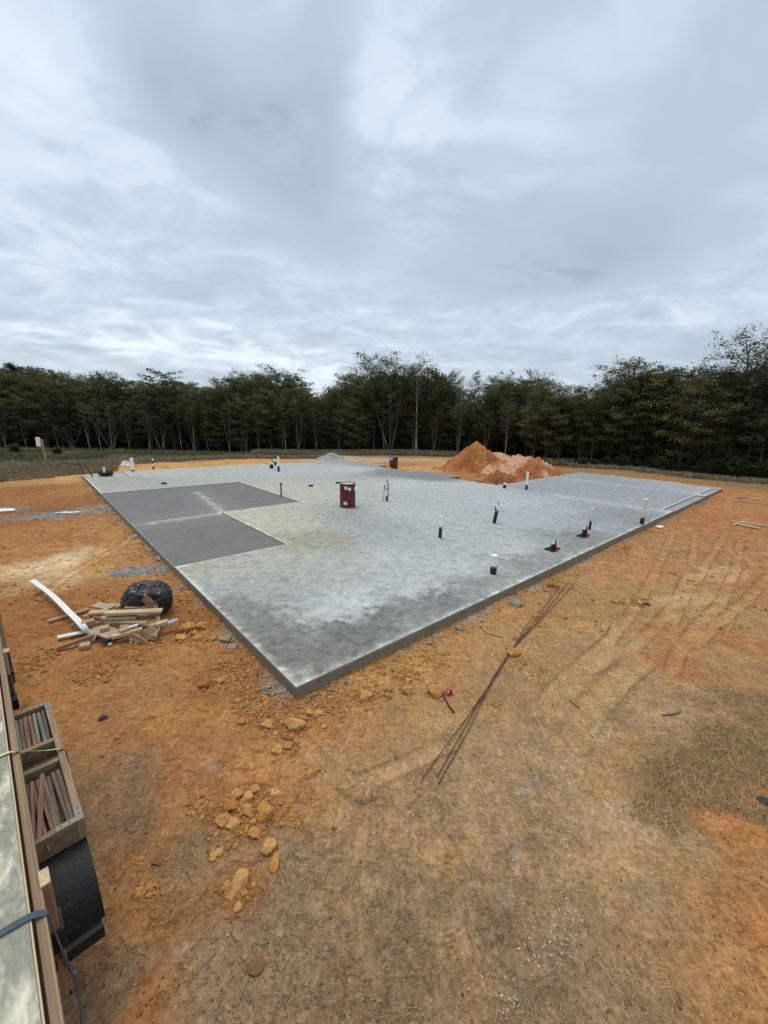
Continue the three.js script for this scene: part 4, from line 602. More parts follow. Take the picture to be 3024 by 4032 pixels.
{ // black rubbish bag
  const b0 = G(...cN(1222, 1262)), W = metres(388 / 2.074, b0), h = .72 * W;
  const o = thing('garbage_bag', 'full shiny black plastic rubbish bag beside the wood scraps', 'garbage bag', [b0.x, b0.y - .02, b0.z]);
  const g = new THREE.SphereGeometry(1, 150, 110), p = g.attributes.position, knot = new THREE.Vector3(-.18, .93, .32).normalize();
  for (let i = 0; i < p.count; i++) {
    const v = new THREE.Vector3(p.getX(i), p.getY(i), p.getZ(i)).normalize(), d = v.angleTo(knot), ax = new THREE.Vector3(1, 0, 0).addScaledVector(knot, -knot.x).normalize(), az = new THREE.Vector3().crossVectors(knot, ax), th = Math.atan2(v.dot(az), v.dot(ax));
    const rid = (q) => 1 - 2 * Math.abs(q);
    const pleat = .055 * rid(noise(th * 1.9 + 20, d * .7)) * smooth(2.4, .3, d) * smooth(.1, .4, d) + .035 * rid(noise(th * 4.3 + 3, d * .8 + 5)) * smooth(1.7, .1, d) * smooth(.2, .6, d) + .04 * rid(noise(v.y * 3.1 + .8 * noise(th * 1.5, d * 2) + 7, th * .8)) + .02 * rid(noise(v.y * 6.5 + 1.4 * noise(th * 2.1, d * 2) + 3, th * 1.3 + 9));
    let r = 1 + .1 * noise3(v.x * 1.3 + 2, v.y * 1.3, v.z * 1.3) + pleat - .14 * Math.exp(-((d / .25) ** 2)) + .16 * Math.exp(-((d / .08) ** 2));
    const flat = Math.sign(v.y) * Math.abs(v.y) ** .8;
    p.setXYZ(i, v.x * r * W * .455, Math.max(0, (Math.min(flat * r, .8 + .2 * flat * r) * .5 + .44)) * h, v.z * r * W * .42);
  }
  g.computeVertexNormals();
  const bg = mesh('bag', g, new THREE.MeshPhysicalMaterial({ color: rgb(.012, .012, .013), roughness: .3, specularIntensity: .9 }), o);
  mesh('knot', tube([[-.06 * W, h * .93, .12 * W], [-.03 * W, h * .98, .14 * W], [.02 * W, h * .95, .13 * W], [.06 * W, h * .9, .17 * W]], .014, 10, 7), bg.material, o);
}
// loose boards at the right
for (const [a, b, h, w, l] of [[cJ(1365, 605), cJ(1659, 640), .09, .07, 'long pale board lying on the clay at the far right, rear of three'], [cJ(1400, 622), cJ(1600, 662), .06, .1, 'short board at the far right, nearest of three crossing boards'], [cJ(1380, 634), cJ(1470, 606), .05, .06, 'stubby board end at the far right under two longer boards'], [cJ(1422, 421), cJ(1580, 430), .05, .07, 'brown board in the small stack by the far slab corner'], [cJ(1445, 440), cJ(1590, 428), .08, .06, 'pale board lying slantwise in the stack by the far slab corner'], [cJ(1465, 450), cJ(1620, 452), .05, .06, 'lowest pale board in the stack by the far slab corner']]) plank(l, a, b, h, w, .04, WOOD[l.includes('brown') ? 3 : 2], { group: 'loose boards on the clay at the right' });

// rebar rods
{
  const rods = [[[428, 1455], [860, 850], [1000, 620], [1160, 440], [1395, 150], 'leftmost rusty rebar rod of the bundle at its near end'], [[532, 1432], [700, 1130], [985, 645], [1140, 440], [1335, 180], 'middle rusty rebar rod of the bundle at its near end'], [[540, 1480], [720, 1150], [990, 640], [1200, 410], [1425, 170], 'rightmost rusty rebar rod of the bundle at its near end'], [[760, 990], [880, 820], [1010, 625], [1090, 480], [1160, 380], 'short rusty rebar rod inside the bundle, hidden at both ends']];
  for (const [a, b, c, d, e, l] of rods) {
    const pts = [a, b, c, d, e].map((q) => { const p = P(...cE(...q)); p.y = groundY(p.x, p.z, 0) + .022; return p; });
    const t = tag(mesh('rebar_rod', tube(pts, .005, 60, 6), RUST), l, 'rebar', 'rebar rods lying by the slab');
  }
  const pipeA = [[570, 870], [600, 945], [642, 1003]].map((q) => { const p = P(...cE(...q)); p.y = groundY(p.x, p.z) + .016; return p; });
  tag(mesh('rusty_spike', tube(pipeA, .012, 8, 7), RUST), 'short rusty steel spike on the ground beside the red scrap', 'spike');
  const rp = G(...cE(606, 882)), red = thing('red_tape_roll', 'small red plastic scrap beside the rusty spike', 'scrap', [rp.x, rp.y + .03, rp.z], .5);
  mesh('band', new THREE.CylinderGeometry(.045, .045, .05, 20, 1, true, 0, 4.6).rotateX(1.3), std({ color: rgb(.42, .03, .04), roughness: .5, side: THREE.DoubleSide }), red); mesh('end', boxAt(.06, .004, .04, .03, -.02, .01), RED, red);
}
// twigs
for (const [pts, r, l, f] of [[[[845, 1250], [900, 1262], [940, 1270], [995, 1320]], .007, 'crooked dry twig below the big flat clod near the slab corner', cC], [[[940, 1270], [915, 1280], [905, 1278]], .004, 'tiny forked twig end beside the crooked twig', cC], [[[1190, 1030], [1240, 1045], [1282, 1072]], .006, 'thin dry twig right of the slab corner clods', cC], [[[1395, 915], [1420, 950], [1465, 975]], .005, 'thin dark twig lying in the wheel tracks', cE], [[[815, 442], [870, 490], [960, 512]], .006, 'bent dark twig between slab edge and rebar', cE], [[[865, 512], [920, 530], [980, 552]], .008, 'dark straight stick across the wheel tracks at the right', cF], [[[1015, 566], [1060, 578], [1072, 560]], .008, 'short dark stick right of the straight stick', cF], [[[825, 1645], [890, 1645], [970, 1615]], .008, 'crooked tan stick near the dead grass mat', cF], [[[650, 780], [680, 765], [725, 772]], .02, 'forked grey wood chunk on the pale clay crumbs', cF], [[[1232, 608], [1270, 612], [1302, 622]], .006, 'short brown stick beside the trailer fender', (x, y) => [x / 2.074, 3100 + y / 2.074]]]) {
  const v = pts.map((q) => { const p = P(...f(...q)); p.y = groundY(p.x, p.z) + r; return p; }); v[1].y += r * 1.2;
  tag(mesh('twig', tube(v, r, 12, 6), std({ color: rgb(.14, .1, .07) })), l, 'twig');
}

// ------------------------------------------------------------------ clods of clay, each a thing
const clodGeo = [], around = [];
for (let k = 0; k < 9; k++) {
  const g = mergeVertices((() => { const q = new THREE.IcosahedronGeometry(1, 9); q.deleteAttribute('normal'); q.deleteAttribute('uv'); return q; })()), p = g.attributes.position, r = rng(k + 40), cuts = [...Array(13)].map(() => [new THREE.Vector3(r() - .5, r() - .5, r() - .5).normalize(), .56 + .3 * r()]), col = [];
  for (let i = 0; i < p.count; i++) {
    const v = new THREE.Vector3(p.getX(i), p.getY(i), p.getZ(i));
    for (const [n, d] of cuts) { const e = v.dot(n) - d; if (e > 0) v.addScaledVector(n, -e * .9); }
    const f = 1.08 + .2 * noise3(v.x * 1.6 + k * 7, v.y * 1.6, v.z * 1.6) + .07 * noise3(v.x * 4, v.y * 4 + k, v.z * 4) + .06 * noise3(v.x * 10, v.y * 10 + k, v.z * 10) + .03 * noise3(v.x * 24, v.y * 24 + k, v.z * 24);
    p.setXYZ(i, v.x * f, v.y * f * .78, v.z * f);
    const c = .92 + .3 * noise3(v.x * 3 + 9, v.y * 3, v.z * 3 + k) + .12 * noise3(v.x * 15, v.y * 15, v.z * 15); col.push(c, c, c);
  }
  g.setAttribute('color', new THREE.Float32BufferAttribute(col, 3)); g.computeVertexNormals(); clodGeo.push(g);
}
const clay = (c) => std({ color: rgb(lin(c[0]), lin(c[1]), lin(c[2])), vertexColors: true, roughness: .96 });
const CLAY = [[186, 132, 68], [174, 120, 62], [196, 148, 88], [154, 106, 56], [184, 136, 78]].map(clay), GREYCLOD = clay([140, 131, 116]), BROWN = clay([122, 92, 62]), DARKCLOD = clay([66, 60, 54]);
{
  const r = rng(12);
  const clod = (px, w, label, mat, sh = {}) => {
    const p = G(...px), R = metres(w, p) * (label.includes('concrete') ? .42 : .55), m = mesh('clay_clod', clodGeo[sh.k ?? Math.floor(r() * 9)], mat ?? CLAY[Math.floor(r() * 5)]);
    m.position.set(p.x, p.y + R * .24 + (sh.up ?? 0), p.z); m.scale.set(R * (sh.sx ?? 1), R * (sh.sy ?? .92), R * (sh.sz ?? 1)); m.rotation.y = sh.turn ?? r() * 6.28; around.push([p.x, p.z, R, mat === GREYCLOD]);
    return tag(m, label, sh.cat ?? 'clod', sh.g);
  };
  const s = (f, x, y, w, l, mat, sh) => clod(f(x, y), w / (f === cE ? 1.659 : f === cF ? 2.0133 : 2.074), l, mat, sh);
  const g1 = 'clods of the foreground cluster';
  s(cD, 712, 505, 150, 'largest blocky ochre clod at the right of the foreground cluster', CLAY[0], { k: 1, sz: 1.25, sx: .9, turn: .5, g: g1 });
  s(cD, 475, 360, 95, 'tan wedge clod at the top left of the foreground cluster', CLAY[4], { g: g1 }); s(cD, 628, 325, 90, 'upper clod at the top right of the foreground cluster', CLAY[4], { g: g1 }); s(cD, 575, 385, 110, 'big pale clod leaning in the middle of the foreground cluster', CLAY[2], { g: g1 }); s(cD, 440, 450, 100, 'low half-buried clod in the middle left of the foreground cluster', CLAY[1], { g: g1 }); s(cD, 570, 490, 95, 'ridged clod beside the largest one in the foreground cluster', CLAY[4], { g: g1 }); s(cD, 376, 565, 125, 'flat faceted clod at the left end of the foreground cluster', CLAY[4], { sz: .85, g: g1 }); s(cD, 445, 606, 100, 'rounded clod at the bottom of the foreground cluster', CLAY[2], { g: g1 });
  s(cD, 565, 566, 50, 'small clod below the middle of the foreground cluster, left of two', null, { g: g1 }); s(cD, 622, 572, 55, 'small clod below the middle of the foreground cluster, right of two', null, { g: g1 });
  s(cD, 625, 668, 90, 'round ochre clod just below the foreground cluster', CLAY[0]); s(cD, 692, 678, 42, 'small crumbly clod right of the round one below the cluster', CLAY[1]);
  s(cD, 740, 785, 115, 'blocky pale clod with dead grass around it', CLAY[2]); s(cD, 790, 925, 100, 'long reddish clod below the blocky pale one', CLAY[0], { sz: 1.5, sx: .85, turn: .35 });
  s(cD, 285, 858, 66, 'yellow broken half clod left of the foreground, front piece', CLAY[2]); s(cD, 332, 826, 62, 'yellow broken half clod left of the foreground, rear piece', CLAY[2]); s(cD, 258, 825, 45, 'dark small chip of the yellow broken clod', BROWN);
  s(cD, 500, 1075, 150, 'big rough ochre clod lowest in the left foreground', CLAY[2], { k: 4 }); s(cD, 440, 1185, 62, 'upright small clod below the big rough ochre one', CLAY[4], { sz: 1.4 }); s(cD, 400, 1108, 66, 'small clod touching the big rough ochre one', CLAY[4]); s(cD, 345, 1140, 44, 'tiny clod left of the big rough ochre one'); s(cD, 488, 1285, 50, 'tiny clod at the bottom of the crumbs below the big rough one', null, { sz: 1.4 });
  s(cD, 645, 1768, 105, 'flat pointed tan stone alone at the bottom of the picture', BROWN, { k: 2, sy: .5, sz: 1.25, turn: -.5 });
  s(cD, 200, 543, 46, 'single small round clod left of the foreground cluster', CLAY[4]); s(cD, 1075, 195, 66, 'small clod with pale crumbs right of the foreground cluster', CLAY[4]); s(cD, 1130, 140, 85, 'flat low clod behind the one with pale crumbs', CLAY[1], { sy: .4 }); s(cD, 1275, 642, 36, 'tiny dark brown clod in the tan soil centre', BROWN);
  s(cC, 960, 1158, 150, 'long flat yellowish clod below the slab corner', CLAY[2], { k: 3, sx: 1.1, sz: .7, turn: -.5 }); s(cC, 735, 1145, 80, 'clod left of the long flat one below the slab corner', CLAY[2]); s(cC, 772, 1112, 40, 'small clod touching the left one below the slab corner'); s(cC, 815, 1350, 85, 'clod beneath the crooked twig', CLAY[2]); s(cC, 905, 1318, 66, 'rounded clod right beneath the crooked twig', CLAY[0]);
  s(cC, 1075, 1050, 66, 'left of a pair of round clods right of the slab corner', CLAY[2]); s(cC, 1140, 1050, 72, 'right of a pair of round clods right of the slab corner', CLAY[2]); s(cC, 1540, 912, 125, 'flat ochre clod right of the slab corner with dark clods before it', CLAY[4], { sy: .6 }); s(cC, 1500, 950, 60, 'dark broken clod in front of the flat ochre one', BROWN); s(cC, 1110, 925, 50, 'greyish clod against the slab front edge', BROWN);
  const g2 = 'clods along the slab left edge';
  s(cC, 225, 825, 95, 'brown clod left of the slab corner, left of two', CLAY[3], { g: g2 }); s(cC, 338, 798, 80, 'upright brown clod left of the slab corner, right of two', CLAY[0], { g: g2, sz: 1.3 }); s(cC, 80, 368, 115, 'biggest clod in the group right of the rubbish bag', CLAY[0], { g: g2 }); s(cC, 160, 318, 72, 'dark clod behind the biggest one right of the bag', CLAY[3], { g: g2 }); s(cC, 208, 350, 110, 'clod nearest the slab in the group right of the bag', CLAY[0], { g: g2 }); s(cC, 25, 448, 76, 'pale round clod at the front of the group right of the bag', CLAY[2], { g: g2 }); s(cC, 160, 452, 68, 'squarish clod below the group right of the bag', CLAY[4], { g: g2 }); s(cC, 290, 448, 64, 'clod close to the concrete crumbs by the slab edge', CLAY[4], { g: g2 }); s(cC, 138, 410, 70, 'clod in the middle of the group right of the bag', CLAY[1], { g: g2 }); s(cC, 520, 1118, 85, 'low brown clod half sunk in the dirt', CLAY[1], { sy: .6 }); s(cC, 718, 938, 56, 'upright clod before the slab corner', CLAY[1]); s(cC, 650, 870, 50, 'round clod beside the grey concrete lump', CLAY[1]); s(cC, 302, 684, 66, 'crumbly clod among concrete crumbs left of slab', CLAY[1]); s(cC, 440, 470, 40, 'brick-red clod touching the slab left edge', CLAY[3]);
  s(cC, 722, 850, 85, 'jagged grey concrete lump before the slab corner, larger one', GREYCLOD, { sy: .6, sx: 1.2, sz: .7, turn: .5, cat: 'concrete lump' }); s(cC, 622, 1012, 60, 'grey concrete lump farther from the slab corner', GREYCLOD, { cat: 'concrete lump' }); s(cC, 390, 450, 130, 'flat grey concrete spill lump at the slab left edge', GREYCLOD, { sy: .35, cat: 'concrete lump' }); s(cC, 460, 508, 100, 'second flat concrete spill lump at the slab left edge, nearer', GREYCLOD, { sy: .35, cat: 'concrete lump' }); s(cC, 475, 945, 30, 'pebble-sized grey concrete bit before the slab corner', GREYCLOD, { cat: 'concrete lump' }); s(cC, 640, 938, 34, 'bluish grey concrete bit before the slab corner', GREYCLOD, { cat: 'concrete lump' });
  s(cE, 1028, 622, 78, 'round ochre clod resting on the rebar bundle', CLAY[0], { k: 0, up: .02 }); s(cE, 515, 872, 100, 'large reddish clod beside the rusty spike', CLAY[0], { k: 5 }); s(cE, 335, 862, 80, 'clod in the middle of the row in front of the slab', CLAY[4]); s(cE, 210, 855, 55, 'upper small clod of a pair in front of the slab', CLAY[1]); s(cE, 212, 892, 46, 'lower small clod of a pair in front of the slab', CLAY[1]); s(cE, 172, 740, 56, 'small clod close to the slab front edge', CLAY[1]); s(cE, 345, 795, 42, 'small clod above the row in front of the slab'); s(cE, 1042, 522, 30, 'tiny reddish clod touching the rebar', CLAY[3]);
  s(cE, 525, 505, 55, 'white-grey concrete chunk at the front slab edge, left', GREYCLOD, { cat: 'concrete lump', sy: .6 }); s(cE, 478, 546, 50, 'bluish concrete chunk below the left one at the front edge', GREYCLOD, { cat: 'concrete lump', sy: .6 }); s(cE, 678, 452, 80, 'big cracked concrete chunk at the front slab edge', GREYCLOD, { cat: 'concrete lump', sy: .6 }); s(cE, 1045, 300, 90, 'white-crusted concrete chunk by the slab right of the thick pipe', GREYCLOD, { cat: 'concrete lump', sy: .6 }); s(cE, 1285, 178, 66, 'reddish clod near the slab edge at the rebar far end', CLAY[3]); s(cE, 1175, 375, 40, 'small clod lying across the rebar far part', CLAY[0]);
  s(cF, 460, 742, 70, 'single orange clod in the wheel tracks right of the slab', CLAY[0]); s(cF, 650, 750, 70, 'pale orange crumbled clod right of the single orange one', CLAY[2], { sy: .4 });
  s(cA, 845, 1098, 56, 'small dark grey stone between trailer and scrap pile', DARKCLOD, { cat: 'stone' }); s(cA, 880, 795, 50, 'brown clod left of the scrap crumbs', CLAY[3]); s(cA, 850, 712, 80, 'clod in the crumbs below the scrap pile', CLAY[1]); s(cA, 835, 1405, 40, 'small clod right of the stake tray', CLAY[3]); s(cA, 960, 1260, 40, 'tiny clod right of the dark grey stone', CLAY[1]);
  clod([3016, 3160], 44, 'dark grey stone cut by the right edge of the picture', DARKCLOD, { cat: 'stone' });
  s(cN, 205, 898, 44, 'pale stone left on the lime dust by the white board', clay([206, 190, 168]), { cat: 'stone' }); s(cN, 1052, 866, 26, 'small pale stone above the gravel patch', clay([200, 176, 150]), { cat: 'stone' });
  const ball = G(...cN(1288, 842)); const cp = thing('paper_cup', 'crushed white and pink paper cup by the dark pad edge', 'cup', [ball.x, ball.y + .05, ball.z], .6), q = metres(36 / 2.074, ball) * .5;
  mesh('cup_wall', new THREE.LatheGeometry([[0, -q], [q * .7, -q], [q, q * .9], [q * .9, q * .9], [q * .6, -q * .8]].map((k) => new THREE.Vector2(...k)), 18).rotateX(1.1), WHITEPLASTIC, cp); mesh('band', new THREE.CylinderGeometry(q * .93, q * .83, q * .5, 18, 1, true).rotateX(1.1), std({ color: rgb(.5, .2, .22), side: THREE.DoubleSide }), cp);
  const lt = G(...cJ(800, 660)), lq = mesh('plastic_litter', clodGeo[3], WHITEPLASTIC); lq.position.set(lt.x, lt.y + .04, lt.z); lq.scale.set(.15, .07, .08); tag(lq, 'crumpled white plastic litter by the slab front edge at the right', 'litter');
}
// small survey flags
for (const [x, y, l] of [[213, 240, 'tiny pale flag in the clay at the far left'], [494, 214, 'tiny pale flag in the clay close to the far slab corner']]) {
  const p = G(...cN(x, y + 6)), t = thing('survey_flag', l, 'flag', arr(p), 0, 'small pale flags in the clay'), k = metres(14, p); mesh('wire', cyl(.006, .006, k, 6), DARKSTEEL, t);
  mesh('flag', rawGeo([0, k, 0, 0, k * .1, 0, k * .5, k * .15, .02, 0, k, .006, 0, k * .1, .006, k * .5, k * .15, .026], [0, 1, 2, 3, 5, 4]), std({ color: rgb(.75, .7, .5), side: THREE.DoubleSide }), t);
}
{ // notice post
  const p = G(185.5, 1841), h = topOf(175.5, 1730, p) - p.y, t = thing('notice_post', 'wooden post holding a white plastic permit sleeve at the far left', 'post', arr(p)); t.rotation.z = .03;
  mesh('post', boxAt(.1, h, .1, 0, h / 2, 0, .006), WOOD[1], t);
  const w = metres(14, p), hh = metres(35, p); mesh('notice_sleeve', box(w * 1.2, hh, .09, .04).rotateZ(-.05).translate(-.19, h + .02 - hh * .32, .05), WHITEPLASTIC, t); mesh('bracket', boxAt(.16, .05, .03, -.08, h - hh * .2, .03), DARKSTEEL, t);
}

// ------------------------------------------------------------------ heaps
const heapFeet = [];
function heap(name, label, category, foot, halfW, depth, height, mats, rough, opts = {}) {
  // foot: middle of its front foot on the ground; the heap stands behind it
  const d = new THREE.Vector3(foot.x, 0, foot.z).normalize(), cx = foot.x + d.x * depth, cz = foot.z + d.z * depth, n = opts.n ?? 90, pos = [], idx = [], col = [];
  for (let j = 0; j <= n; j++) for (let i = 0; i <= n; i++) {
    const a = (i / n * 2 - 1) * 1.25, b = (j / n * 2 - 1) * 1.25, rr = Math.hypot(a, b), th = Math.atan2(b, a), e = 1 + .13 * noise(Math.cos(th) * 1.5 + (opts.seed ?? 0), Math.sin(th) * 1.5);
    const t = rr / e; let h = opts.round ? Math.max(0, 1 - t * t) ** .9 : Math.max(0, 1 - t) ** .95;
    const x = a * halfW, z = b * depth; if (opts.second) { const [sx, sz, sh, sr] = opts.second; h = Math.max(h, sh * Math.max(0, 1 - Math.hypot(a - sx, b - sz) / sr)); }
    const q = smooth(0, .25, h); h = h * height + q * rough * (opts.round ? 1 : smooth(0, .35, t)) * (fbm(x * 2 + 3 + (opts.seed ?? 0), z * 2, 5, .65) * 1.4 + .6 * noise(x * 6, z * 6) + .25 * noise(x * 13, z * 13));
    const skirt = t < 1.15 ? 0 : -.2 * (t - 1.15) * 5;
    pos.push(x, h + skirt - .03 + (opts.lift ?? 0), z);
    const m = smooth(-.15, .25, fbm(x * .9 + 8 + (opts.seed ?? 0), z * .9, 4) + (opts.lean ?? 0) * a), k = 1 + .24 * fbm(x * 4, z * 4, 4, .6) + .16 * noise(x * 12, z * 12); for (let c = 0; c < 3; c++) col.push(lin(clamp(lerp(mats[0][c], mats[1][c], m) * k, 0, 255)));
    if (i && j) { const o = j * (n + 1) + i; idx.push(o, o - n - 2, o - 1, o, o - n - 1, o - n - 2); }
  }
  if (name === 'dirt_pile') heapFeet.push([cx, cz, halfW, depth]);
  const g = rawGeo(pos, idx, col), m = mesh(name, g, std({ vertexColors: true, roughness: 1 }));
  m.position.set(cx, onGround(cx, cz), cz); m.rotation.y = Math.atan2(-d.x, -d.z); return tag(m, label, category);
}
{
  const hAt = (px, py, foot, depth) => { const D = Math.hypot(foot.x, foot.z) + depth, d = ray(px, py); return CAM_H + d.y * D / Math.hypot(d.x, d.z); };
  let f = P(...cK(330, 405));
  heap('dirt_pile', 'tall steep conical pile of orange clay before the trees', 'dirt pile', f, metres(150, f), 2.0, hAt(...cK(380, 52), f, 2.0) * 1.13, [[172, 110, 62], [146, 90, 50]], .2, { seed: 2, n: 110 });
  f = P(...cK(470, 300)); f = P(...cK(600, 330)); heap('dirt_pile', 'small pink-tan mound peeking between the two big dirt piles', 'dirt pile', f, metres(85, f), 1.6, hAt(...cK(590, 150), f, 1.6) * 1.0, [[194, 150, 118], [184, 136, 102]], .08, { seed: 31, round: true, n: 60 });
  f = P(...cK(880, 470)); heap('dirt_pile', 'broad rounded pile of pinkish sand and red clay on the right', 'dirt pile', f, metres(165, f), 1.75, hAt(...cK(930, 178), f, 1.75) * .92, [[200, 158, 126], [166, 104, 64]], .2, { seed: 7, round: true, lean: .35, n: 110, second: [.38, -.05, .98, .75] });
  f = P(...cK(640, 548)); heap('dirt_pile', 'low dark brown dirt mound at the slab inner corner', 'dirt pile', f, metres(78, f), .9, hAt(...cK(610, 398), f, .9) * 1.1, [[150, 96, 50], [136, 84, 44]], .16, { seed: 13, round: true, n: 70 });
  f = P(...cK(545, 535)); heap('concrete_washout', 'grey lump of concrete waste on the low brown mound', 'concrete waste', f, metres(24, f), .3, hAt(...cK(545, 458), f, .3), [[150, 146, 138], [168, 162, 150]], .06, { seed: 17, round: true, n: 30 });
  f = P(...cL(760, 152)); heap('gravel_pile', 'grey crushed stone pile behind the slab far corner', 'gravel pile', f, metres(62, f), 1.9, hAt(...cL(795, 58), f, 1.9) * 1.12, [[138, 138, 134], [160, 160, 156]], .09, { seed: 23, n: 90, second: [-.55, .1, .45, .6] });
  f = P(...cG(825, 300)); heap('white_mound', 'low white heap of lime sand in the grass behind the slab', 'sand heap', f, metres(40, f), .8, hAt(...cG(825, 270), f, .8), [[206, 210, 208], [190, 196, 196]], .05, { seed: 29, round: true, n: 40 });
  f = P(...cG(1325, 268)); heap('gravel_pile', 'small grey gravel heap at the field edge behind the slab', 'gravel pile', f, metres(27, f), .9, hAt(...cG(1328, 240), f, .9) * 1.1, [[170, 172, 172], [146, 148, 148]], .1, { seed: 37, n: 40 });
}
// matte white patches on the ground
for (const [x, y, a, b, t, l] of [[8, 1103, .42, .3, .1, 'matte white patch at the left picture edge'], [150, 1108, .5, .13, .25, 'narrow matte white patch in the grey gravel']]) {
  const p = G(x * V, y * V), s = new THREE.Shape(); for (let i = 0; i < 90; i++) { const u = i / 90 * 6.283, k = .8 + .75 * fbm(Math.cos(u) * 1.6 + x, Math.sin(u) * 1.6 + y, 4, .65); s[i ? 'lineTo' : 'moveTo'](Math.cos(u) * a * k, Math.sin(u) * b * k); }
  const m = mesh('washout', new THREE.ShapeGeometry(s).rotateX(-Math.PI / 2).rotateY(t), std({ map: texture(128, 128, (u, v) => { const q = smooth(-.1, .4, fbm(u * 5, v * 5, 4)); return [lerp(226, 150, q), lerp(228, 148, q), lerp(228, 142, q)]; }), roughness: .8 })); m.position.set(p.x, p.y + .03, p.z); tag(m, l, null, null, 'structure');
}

// ------------------------------------------------------------------ loose small stuff on the ground: straw, crumbs, chips, gravel
const dummy = new THREE.Object3D(), tint = new THREE.Color();
function scatter(name, label, geo, mat, list) {
  const m = new THREE.InstancedMesh(geo, mat, list.length); m.name = numbered(name); m.castShadow = m.receiveShadow = true;
  list.forEach((q, i) => { dummy.position.set(q.x, q.y, q.z); dummy.rotation.set(q.rx ?? 0, q.ry ?? 0, q.rz ?? 0, 'YXZ'); dummy.scale.set(q.sx ?? q.s ?? 1, q.sy ?? q.s ?? 1, q.sz ?? q.s ?? 1); dummy.updateMatrix(); m.setMatrixAt(i, dummy.matrix); if (q.c) m.setColorAt(i, tint.setRGB(...q.c)); });
  scene.add(m); return tag(m, label, null, null, 'stuff');
}
{
  const r = rng(101), list = [];
  const dens = [[1500, 1640, 9], [1560, 1600, 10], [1480, 1700, 8], [1420, 1760, 6], [1600, 1660, 8], [1650, 1560, 7], [1560, 1540, 6], [1560, 1720, 6], [1640, 1700, 5], [1400, 1660, 3], [1500, 1790, 3], [1430, 1840, 1.5], [1560, 1840, 2.5], [1600, 1790, 2.5], [1620, 1480, 4], [1560, 1460, 3.5], [1480, 1560, 2.5], [1400, 1600, 2], [1450, 1950, 2.5], [1560, 1980, 2.5], [1300, 1700, 1.6], [1250, 1600, 1.3], [1150, 1700, 1.2], [1000, 1700, 1], [900, 1650, 1.4], [1060, 1430, 2.6], [1120, 1440, 2], [1000, 1500, 1.3], [1200, 1500, 1.2], [1350, 1450, 1.4], [1500, 1380, 1.8], [1300, 1350, 1.2], [850, 1900, 2], [720, 1870, 2.2], [700, 1820, 1.6], [620, 1850, .9], [600, 1700, .4], [500, 1560, .15], [300, 1500, .1], [150, 1400, .1], [330, 1750, 1], [420, 1880, 2], [350, 1930, 1.6], [480, 1980, 1.2], [600, 2050, 1.2], [800, 2100, 1.5], [1000, 2050, 1.3], [1200, 2050, 1.3], [1400, 2100, 2], [1600, 2100, 1.8], [1640, 1950, 1.4], [950, 1900, 1], [1100, 1850, .9], [790, 1580, .6], [740, 1600, .8], [800, 1440, .3], [1000, 1330, .6], [1200, 1330, .6], [1500, 1200, .5], [1600, 1100, .2], [700, 2180, 1.2], [300, 2150, .4]].map(([x, y, d]) => { const p = P(x * V, y * V); return [p.x, p.z, d]; });
  const f = new Field(N1.x0, N1.z0, N1.x1, N1.z1, .1, 1, (() => { const s = shepard(dens, 1); return (x, z) => s(x, z)[0]; })());
  const blade = rawGeo([-.5, 0, -.5, -.5, 0, .5, -.1, .035, -.5, -.1, .035, .5, .3, .02, -.3, .3, .02, .3, .5, -.02, 0, -.3, .04, 0], [0, 1, 2, 1, 3, 2, 2, 3, 4, 3, 5, 4, 4, 5, 6]);
  let tries = 0;
  while (list.length < 52000 && tries++ < 900000) {
    const px = r() * 3300 - 120, py = 2350 + Math.sqrt(r()) * 1750, p = P(px, py); if (p.x < N1.x0 || p.x > N1.x1 || p.z < N1.z0 || p.z > N1.z1) continue;
    if (slabField.at(p.x, p.z) < .05) continue;
    const n = fbm(p.x * 2.3 + 3, p.z * 2.3, 4, .6), d = f.at(p.x, p.z), k = d * d * .013 * (d > 4 ? .12 + smooth(-.35, .4, n) * 1.7 : .3 + 2.6 * smooth(.05, .5, n));
    const area = (p.x * p.x + p.z * p.z + 11) ** 1.5 / 150;   // farther pixels cover more ground
    if (r() > k * area) continue;
    const L = .025 + .085 * r() * r() * r() + (d > 4 ? .035 + .05 * r() : 0), w = .0014 + .0022 * r() * r(), c = .55 + .6 * r(), dark = r() < (d > 4 ? .5 : .35) ? .4 : 1;  // dark blades paint the shadows between straws into the colour
    list.push({ x: p.x, y: groundY(p.x, p.z) + .003 + (d > 4 ? .03 * r() * r() : .006 * r()), z: p.z, ry: (d > 4 ? .9 + .7 * (r() + r() - 1) * 2 : r() * 6.28), rz: (r() - .5) * .3, rx: (r() - .5) * .8, sx: L, sy: .4 * L * (r() > .5 ? 1 : -.4) * 2, sz: w, c: [.56 * c * dark, .37 * c * dark, .18 * c * dark] });
  }
  console.log('straw', list.length);
  scatter('dry_straw', 'dry straw and dead grass strewn over the sandy soil', blade, new THREE.MeshPhysicalMaterial({ side: THREE.DoubleSide, roughness: 1, specularIntensity: .15 }), list);
}
